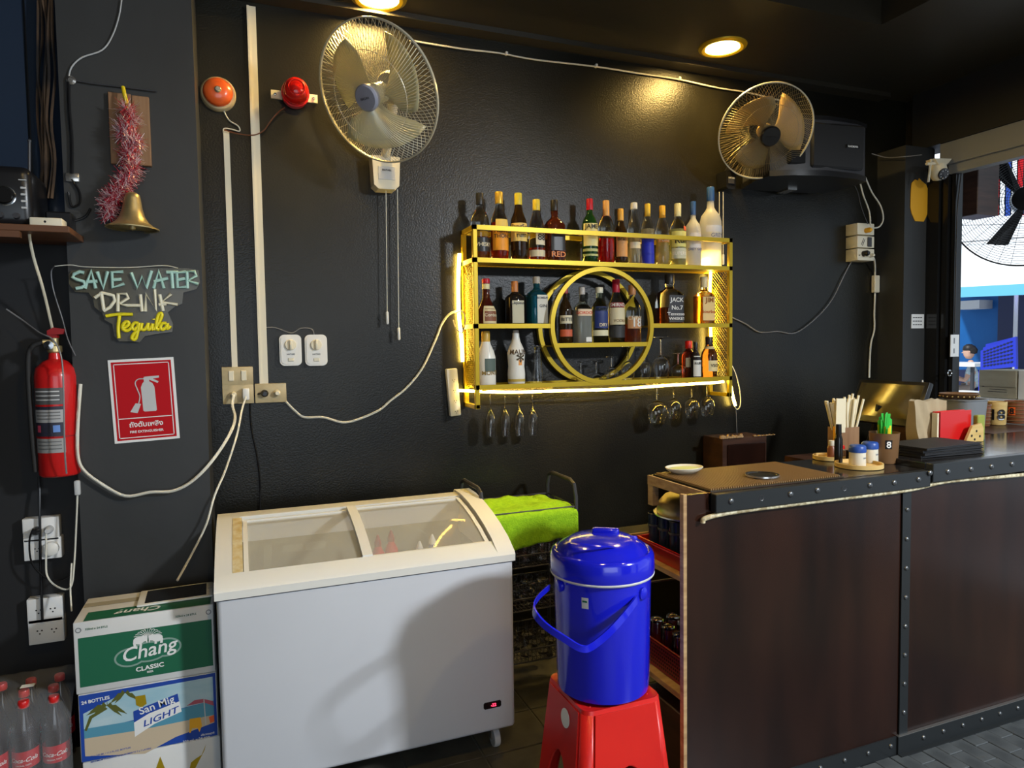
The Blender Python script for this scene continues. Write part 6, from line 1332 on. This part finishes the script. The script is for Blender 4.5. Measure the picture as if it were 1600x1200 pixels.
tag(part('sign_box', MB().rbox((4.225, b.y, b.z), (4.42, a.y, 2.95), .004, 1), 'dark_wood', None, 0), 'dark box fixed outside at the top left of the opening', 'box')
t = thing('striped_banner', 'red, white and blue striped banner behind the industrial fan', 'banner', (8.2, 5.5, 3.0))
for k in range(7):
    a = at(1535+9*k, 246, 'X', 8.2); b = at(1544+9*k, 336, 'X', 8.2); part('stripe', MB().box((8.2, b.y, b.z), (8.23, a.y-.002, a.z)), ('awning_blue', 'awning', 'sign_red', 'awning', 'sm_blue', 'awning', 'sign_red')[k], t, 0)
oo = XB('shop_building', '', None, 1380, 330, 1760, 690, 12.6, .2, 'shop_blue'); oo.name = 'shop_front'; tag(oo, 'deep blue wall of the shop across the street', 'building')
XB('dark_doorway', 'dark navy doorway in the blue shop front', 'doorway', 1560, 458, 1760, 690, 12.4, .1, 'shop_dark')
P = [at(1440, 452, 'X', 10.6), at(1700, 438, 'X', 10.6)]; Q = [at(1440, 300, 'X', 12.6), at(1700, 300, 'X', 12.6)]
t = thing('white_awning', 'bright white awning with a light blue edge over the blue shop', 'awning', (P[0]+P[1])/2)
Q = [at(1440, 330, 'X', 12.6), at(1700, 318, 'X', 12.6)]
part('canopy', MB().add([P[0], P[1], Q[1], Q[0]], [(0, 1, 2, 3)]), 'awning', t, 0, solid=.02)
part('valance', MB().add([P[0], P[1], at(1700, 457, 'X', 10.6), at(1440, 467, 'X', 10.6)], [(0, 1, 2, 3)]), 'awning_blue', t, 0, solid=.02)
part('seam', MB().tube([P[0]*.5+Q[0]*.5+V((-.02, 0, .03)), P[1]*.45+Q[1]*.55+V((-.02, 0, .03))], .012, 5).tube([P[0]*.25+Q[0]*.75+V((-.02, 0, .03)), P[1]*.3+Q[1]*.7+V((-.02, 0, .03))], .008, 5), 'mid_grey', t)
XB('upper_facade', 'pale upper storey wall above the white awning', 'wall', 1380, 200, 1760, 340, 12.7, .3, 'awning')
XB('air_conditioner', 'white air conditioner under the awning of the blue shop', 'air conditioner', 1494, 471, 1530, 482, 12.25, .36, 'light_grey')
pa = at(1588, 458, 'X', 11.5); tag(part('street_post', MB().tube([(11.5, pa.y, 0), (11.5, pa.y, pa.z)], .03, 10), 'light_grey', None), 'thin pale post in front of the blue shop', 'post')
for x_, l in ((1587, 'small violet-white lamp under the awning, left of the pair'), (1598, 'small violet-white lamp under the awning, at the right edge')):
    p = at(x_, 458, 'X', 11.3); tag(part('spot_lamp', MB().lathe([(0, -.03), (.045, -.01), (.045, .03), (0, .04)], 16, Matrix.Translation(p)), mat('violet_lamp', (.6, .6, 1), emit=12, emit_c=(.35, .35, 1)), None), l, 'lamp')
# table
a = at(1490, 567, 'X', 10.3); b = at(1530, 573, 'X', 10.3)
t = thing('outdoor_table', 'white table the child sits at across the street', 'table', (10.5, (a.y+b.y)/2, 0)); part('table_top', MB().box((10.2, b.y, b.z), (10.9, a.y+.4, a.z)), 'white', t, 0)
for x, y in ((10.3, b.y+.1), (10.8, b.y+.1), (10.3, a.y+.3), (10.8, a.y+.3)): part('leg', MB().box((x-.02, y-.02, 0), (x+.02, y+.02, b.z)), 'dark_grey', t, 0)
XB('dark_chair', 'dark blue chairs behind the outdoor table', 'chair', 1490, 578, 1512, 680, 11.6, .3, 'shop_dark')
# stack of blue plastic chairs
for k in range(3):
    dx = .16*k
    c1_, c2_, c3_, c4_ = [at(x, y, 'X', 9.4+dx) for x, y in ((1532+4*k, 548-5*k), (1587, 526), (1588, 573), (1532+4*k, 578))]
    t = thing('plastic_chair', ['front blue plastic chair of the tilted stack outside', 'middle blue plastic chair of the tilted stack outside', 'rear blue plastic chair of the tilted stack outside'][k], 'chair', c4_, 0, 'blue plastic chairs outside')
    part('chair_back', MB().add([c1_, c2_, c3_, c4_, c1_+V((.04, 0, 0)), c2_+V((.04, 0, 0)), c3_+V((.04, 0, 0)), c4_+V((.04, 0, 0))], [(0, 1, 2, 3), (7, 6, 5, 4), (0, 4, 5, 1), (1, 5, 6, 2), (2, 6, 7, 3), (3, 7, 4, 0)]), 'chair_blue', t, 0)
    if k == 0:
        mb = MB()
        for i in range(9):
            for j in range(6):
                u = .12+.095*i; v2 = .12+.14*j; q = (c1_.lerp(c2_, u)).lerp(c4_.lerp(c3_, u), v2); mb.prism([(-.022, 0), (0, .013), (.022, 0), (0, -.013)], 0, .006, frame(q+V((-.001, 0, 0)), (0, -1, 0)) @ Matrix.Rotation(R(25), 4, 'Z'))
        part('cut_outs', mb, 'shop_dark', t, 0, stuff=True)
    part('leg', MB().tube([c4_, (c4_.x, c4_.y, 0)], .02, 8).tube([c3_, (c3_.x, c3_.y, 0)], .02, 8), 'chair_blue', t)
# seated child
hd = at(1521, 550, 'X', 11.0); bx, by, bz = hd.x, hd.y, hd.z
t = thing('person', 'child with short black hair in a pale patterned shirt and beige shorts, seated', 'person', (bx, by, .45))
def skin_fig(name, verts, edges, rad, m_, parent, sub=2):
    me = bpy.data.meshes.new(name); me.from_pydata([tuple(v) for v in verts], edges, []); o = bpy.data.objects.new(name, me); COL.objects.link(o)
    md = o.modifiers.new('skin', 'SKIN'); md.use_smooth_shade = True; s2 = o.modifiers.new('sub', 'SUBSURF'); s2.levels = sub; s2.render_levels = sub
    for i, r in enumerate(rad): me.skin_vertices[0].data[i].radius = (r, r)
    me.skin_vertices[0].data[0].use_root = True
    bpy.context.view_layer.update(); dg = bpy.context.evaluated_depsgraph_get(); m2 = bpy.data.meshes.new_from_object(o.evaluated_get(dg)); m2.materials.clear(); m2.materials.append(M[m_]); m2.name = name
    vs = [v.co.copy() for v in m2.vertices]; fs = [tuple(p.vertices) for p in m2.polygons]; bpy.data.objects.remove(o)
    return part(name, MB().add(vs, fs), m_, parent, 70)
F = V((-.55, .83, 0)).normalized(); S = V((F.y, -F.x, 0)); O = V((bx, by, 0)); hz = bz-.62
def B(f, s, z): return O+F*f+S*s+V((0, 0, z))
sk = [B(0, 0, hz), B(.01, 0, hz+.18), B(.02, 0, hz+.36), B(.03, 0, hz+.44), B(.04, 0, hz+.50)]; ed = [(0, 1), (1, 2), (2, 3), (3, 4)]; ra = [.105, .10, .11, .045, .042]
for s_ in (-1, 1):
    n = len(sk); sk += [B(.05, s_*.07, hz-.01), B(.36, s_*.09, hz+.0), B(.38, s_*.09, hz-.34), B(.47, s_*.09, hz-.37)]; ed += [(0, n), (n, n+1), (n+1, n+2), (n+2, n+3)]; ra += [.08, .055, .035, .03]
    n = len(sk); sk += [B(.02, s_*.14, hz+.36), B(.10, s_*.17, hz+.16), B(.28, s_*.10, hz+.22), B(.33, s_*.08, hz+.235)]; ed += [(2, n), (n, n+1), (n+1, n+2), (n+2, n+3)]; ra += [.045, .034, .026, .024]
    w0 = n+3
    for q in range(5):
        n2 = len(sk); d = (q-2)*.013; L = (.035, .045, .05, .046, .038)[q]; sk += [B(.345+L*.5, s_*.08+d, hz+.235), B(.345+L, s_*.08+d*1.2, hz+.222)]; ed += [(w0, n2), (n2, n2+1)]; ra += [.008, .006]
skin_fig('body', sk, ed, ra, 'skin', t)
hm_ = Matrix.Translation(B(.06, 0, bz)) 
part('head', MB().lathe([(0, -.115), (.04, -.105), (.07, -.06), (.085, .0), (.086, .04), (.07, .09), (.035, .115), (0, .12)], 24, hm_), 'skin', t, 60)
part('face', MB().lathe([(0, -.012), (.012, 0), (0, .025)], 10, axis(B(.14, 0, bz-.01), F)), 'skin', t, 60)
part('eyes', MB().lathe([(0, -.008), (.010, 0), (0, .008)], 10, Matrix.Translation(B(.132, .03, bz+.012))).lathe([(0, -.008), (.010, 0), (0, .008)], 10, Matrix.Translation(B(.132, -.03, bz+.012))), 'black', t, 60)
part('mouth', MB().box((-.02, -.004, -.003), (.02, .004, .003), Matrix.Translation(B(.135, 0, bz-.055)) @ Matrix.Rotation(math.atan2(S.y, S.x), 4, 'Z')), 'deep_red', t, 0)
part('ears', MB().lathe([(0, -.02), (.014, 0), (0, .02)], 10, Matrix.Translation(B(.05, .088, bz))).lathe([(0, -.02), (.014, 0), (0, .02)], 10, Matrix.Translation(B(.05, -.088, bz))), 'skin', t, 60)
part('hair', MB().lathe([(.088, .025), (.092, .045), (.078, .095), (.04, .125), (0, .130)], 24, hm_).lathe([(0, -.05), (.08, -.02), (.09, .04), (.05, .10), (0, .11)], 18, Matrix.Translation(B(.03, 0, bz))), 'hair', t, 60)
sk = [B(0, 0, hz+.02), B(.01, 0, hz+.2), B(.02, 0, hz+.385)]; ed = [(0, 1), (1, 2)]; ra = [.125, .118, .105]
for s_ in (-1, 1): n = len(sk); sk += [B(.02, s_*.14, hz+.365), B(.06, s_*.165, hz+.25)]; ed += [(2, n), (n, n+1)]; ra += [.062, .052]
skin_fig('shirt', sk, ed, ra, 'shirt', t)
sk = [B(-.01, 0, hz)]; ed = []; ra = [.12]
for s_ in (-1, 1): n = len(sk); sk += [B(.06, s_*.075, hz), B(.30, s_*.09, hz)]; ed += [(0, n), (n, n+1)]; ra += [.092, .078]
skin_fig('shorts', sk, ed, ra, 'shorts', t)
tag(part('bench', MB().box((bx-.05, by-.35, 0), (bx+.25, by+.15, hz-.125)), 'shop_dark', None, 0), 'dark bench under the seated child', 'bench')
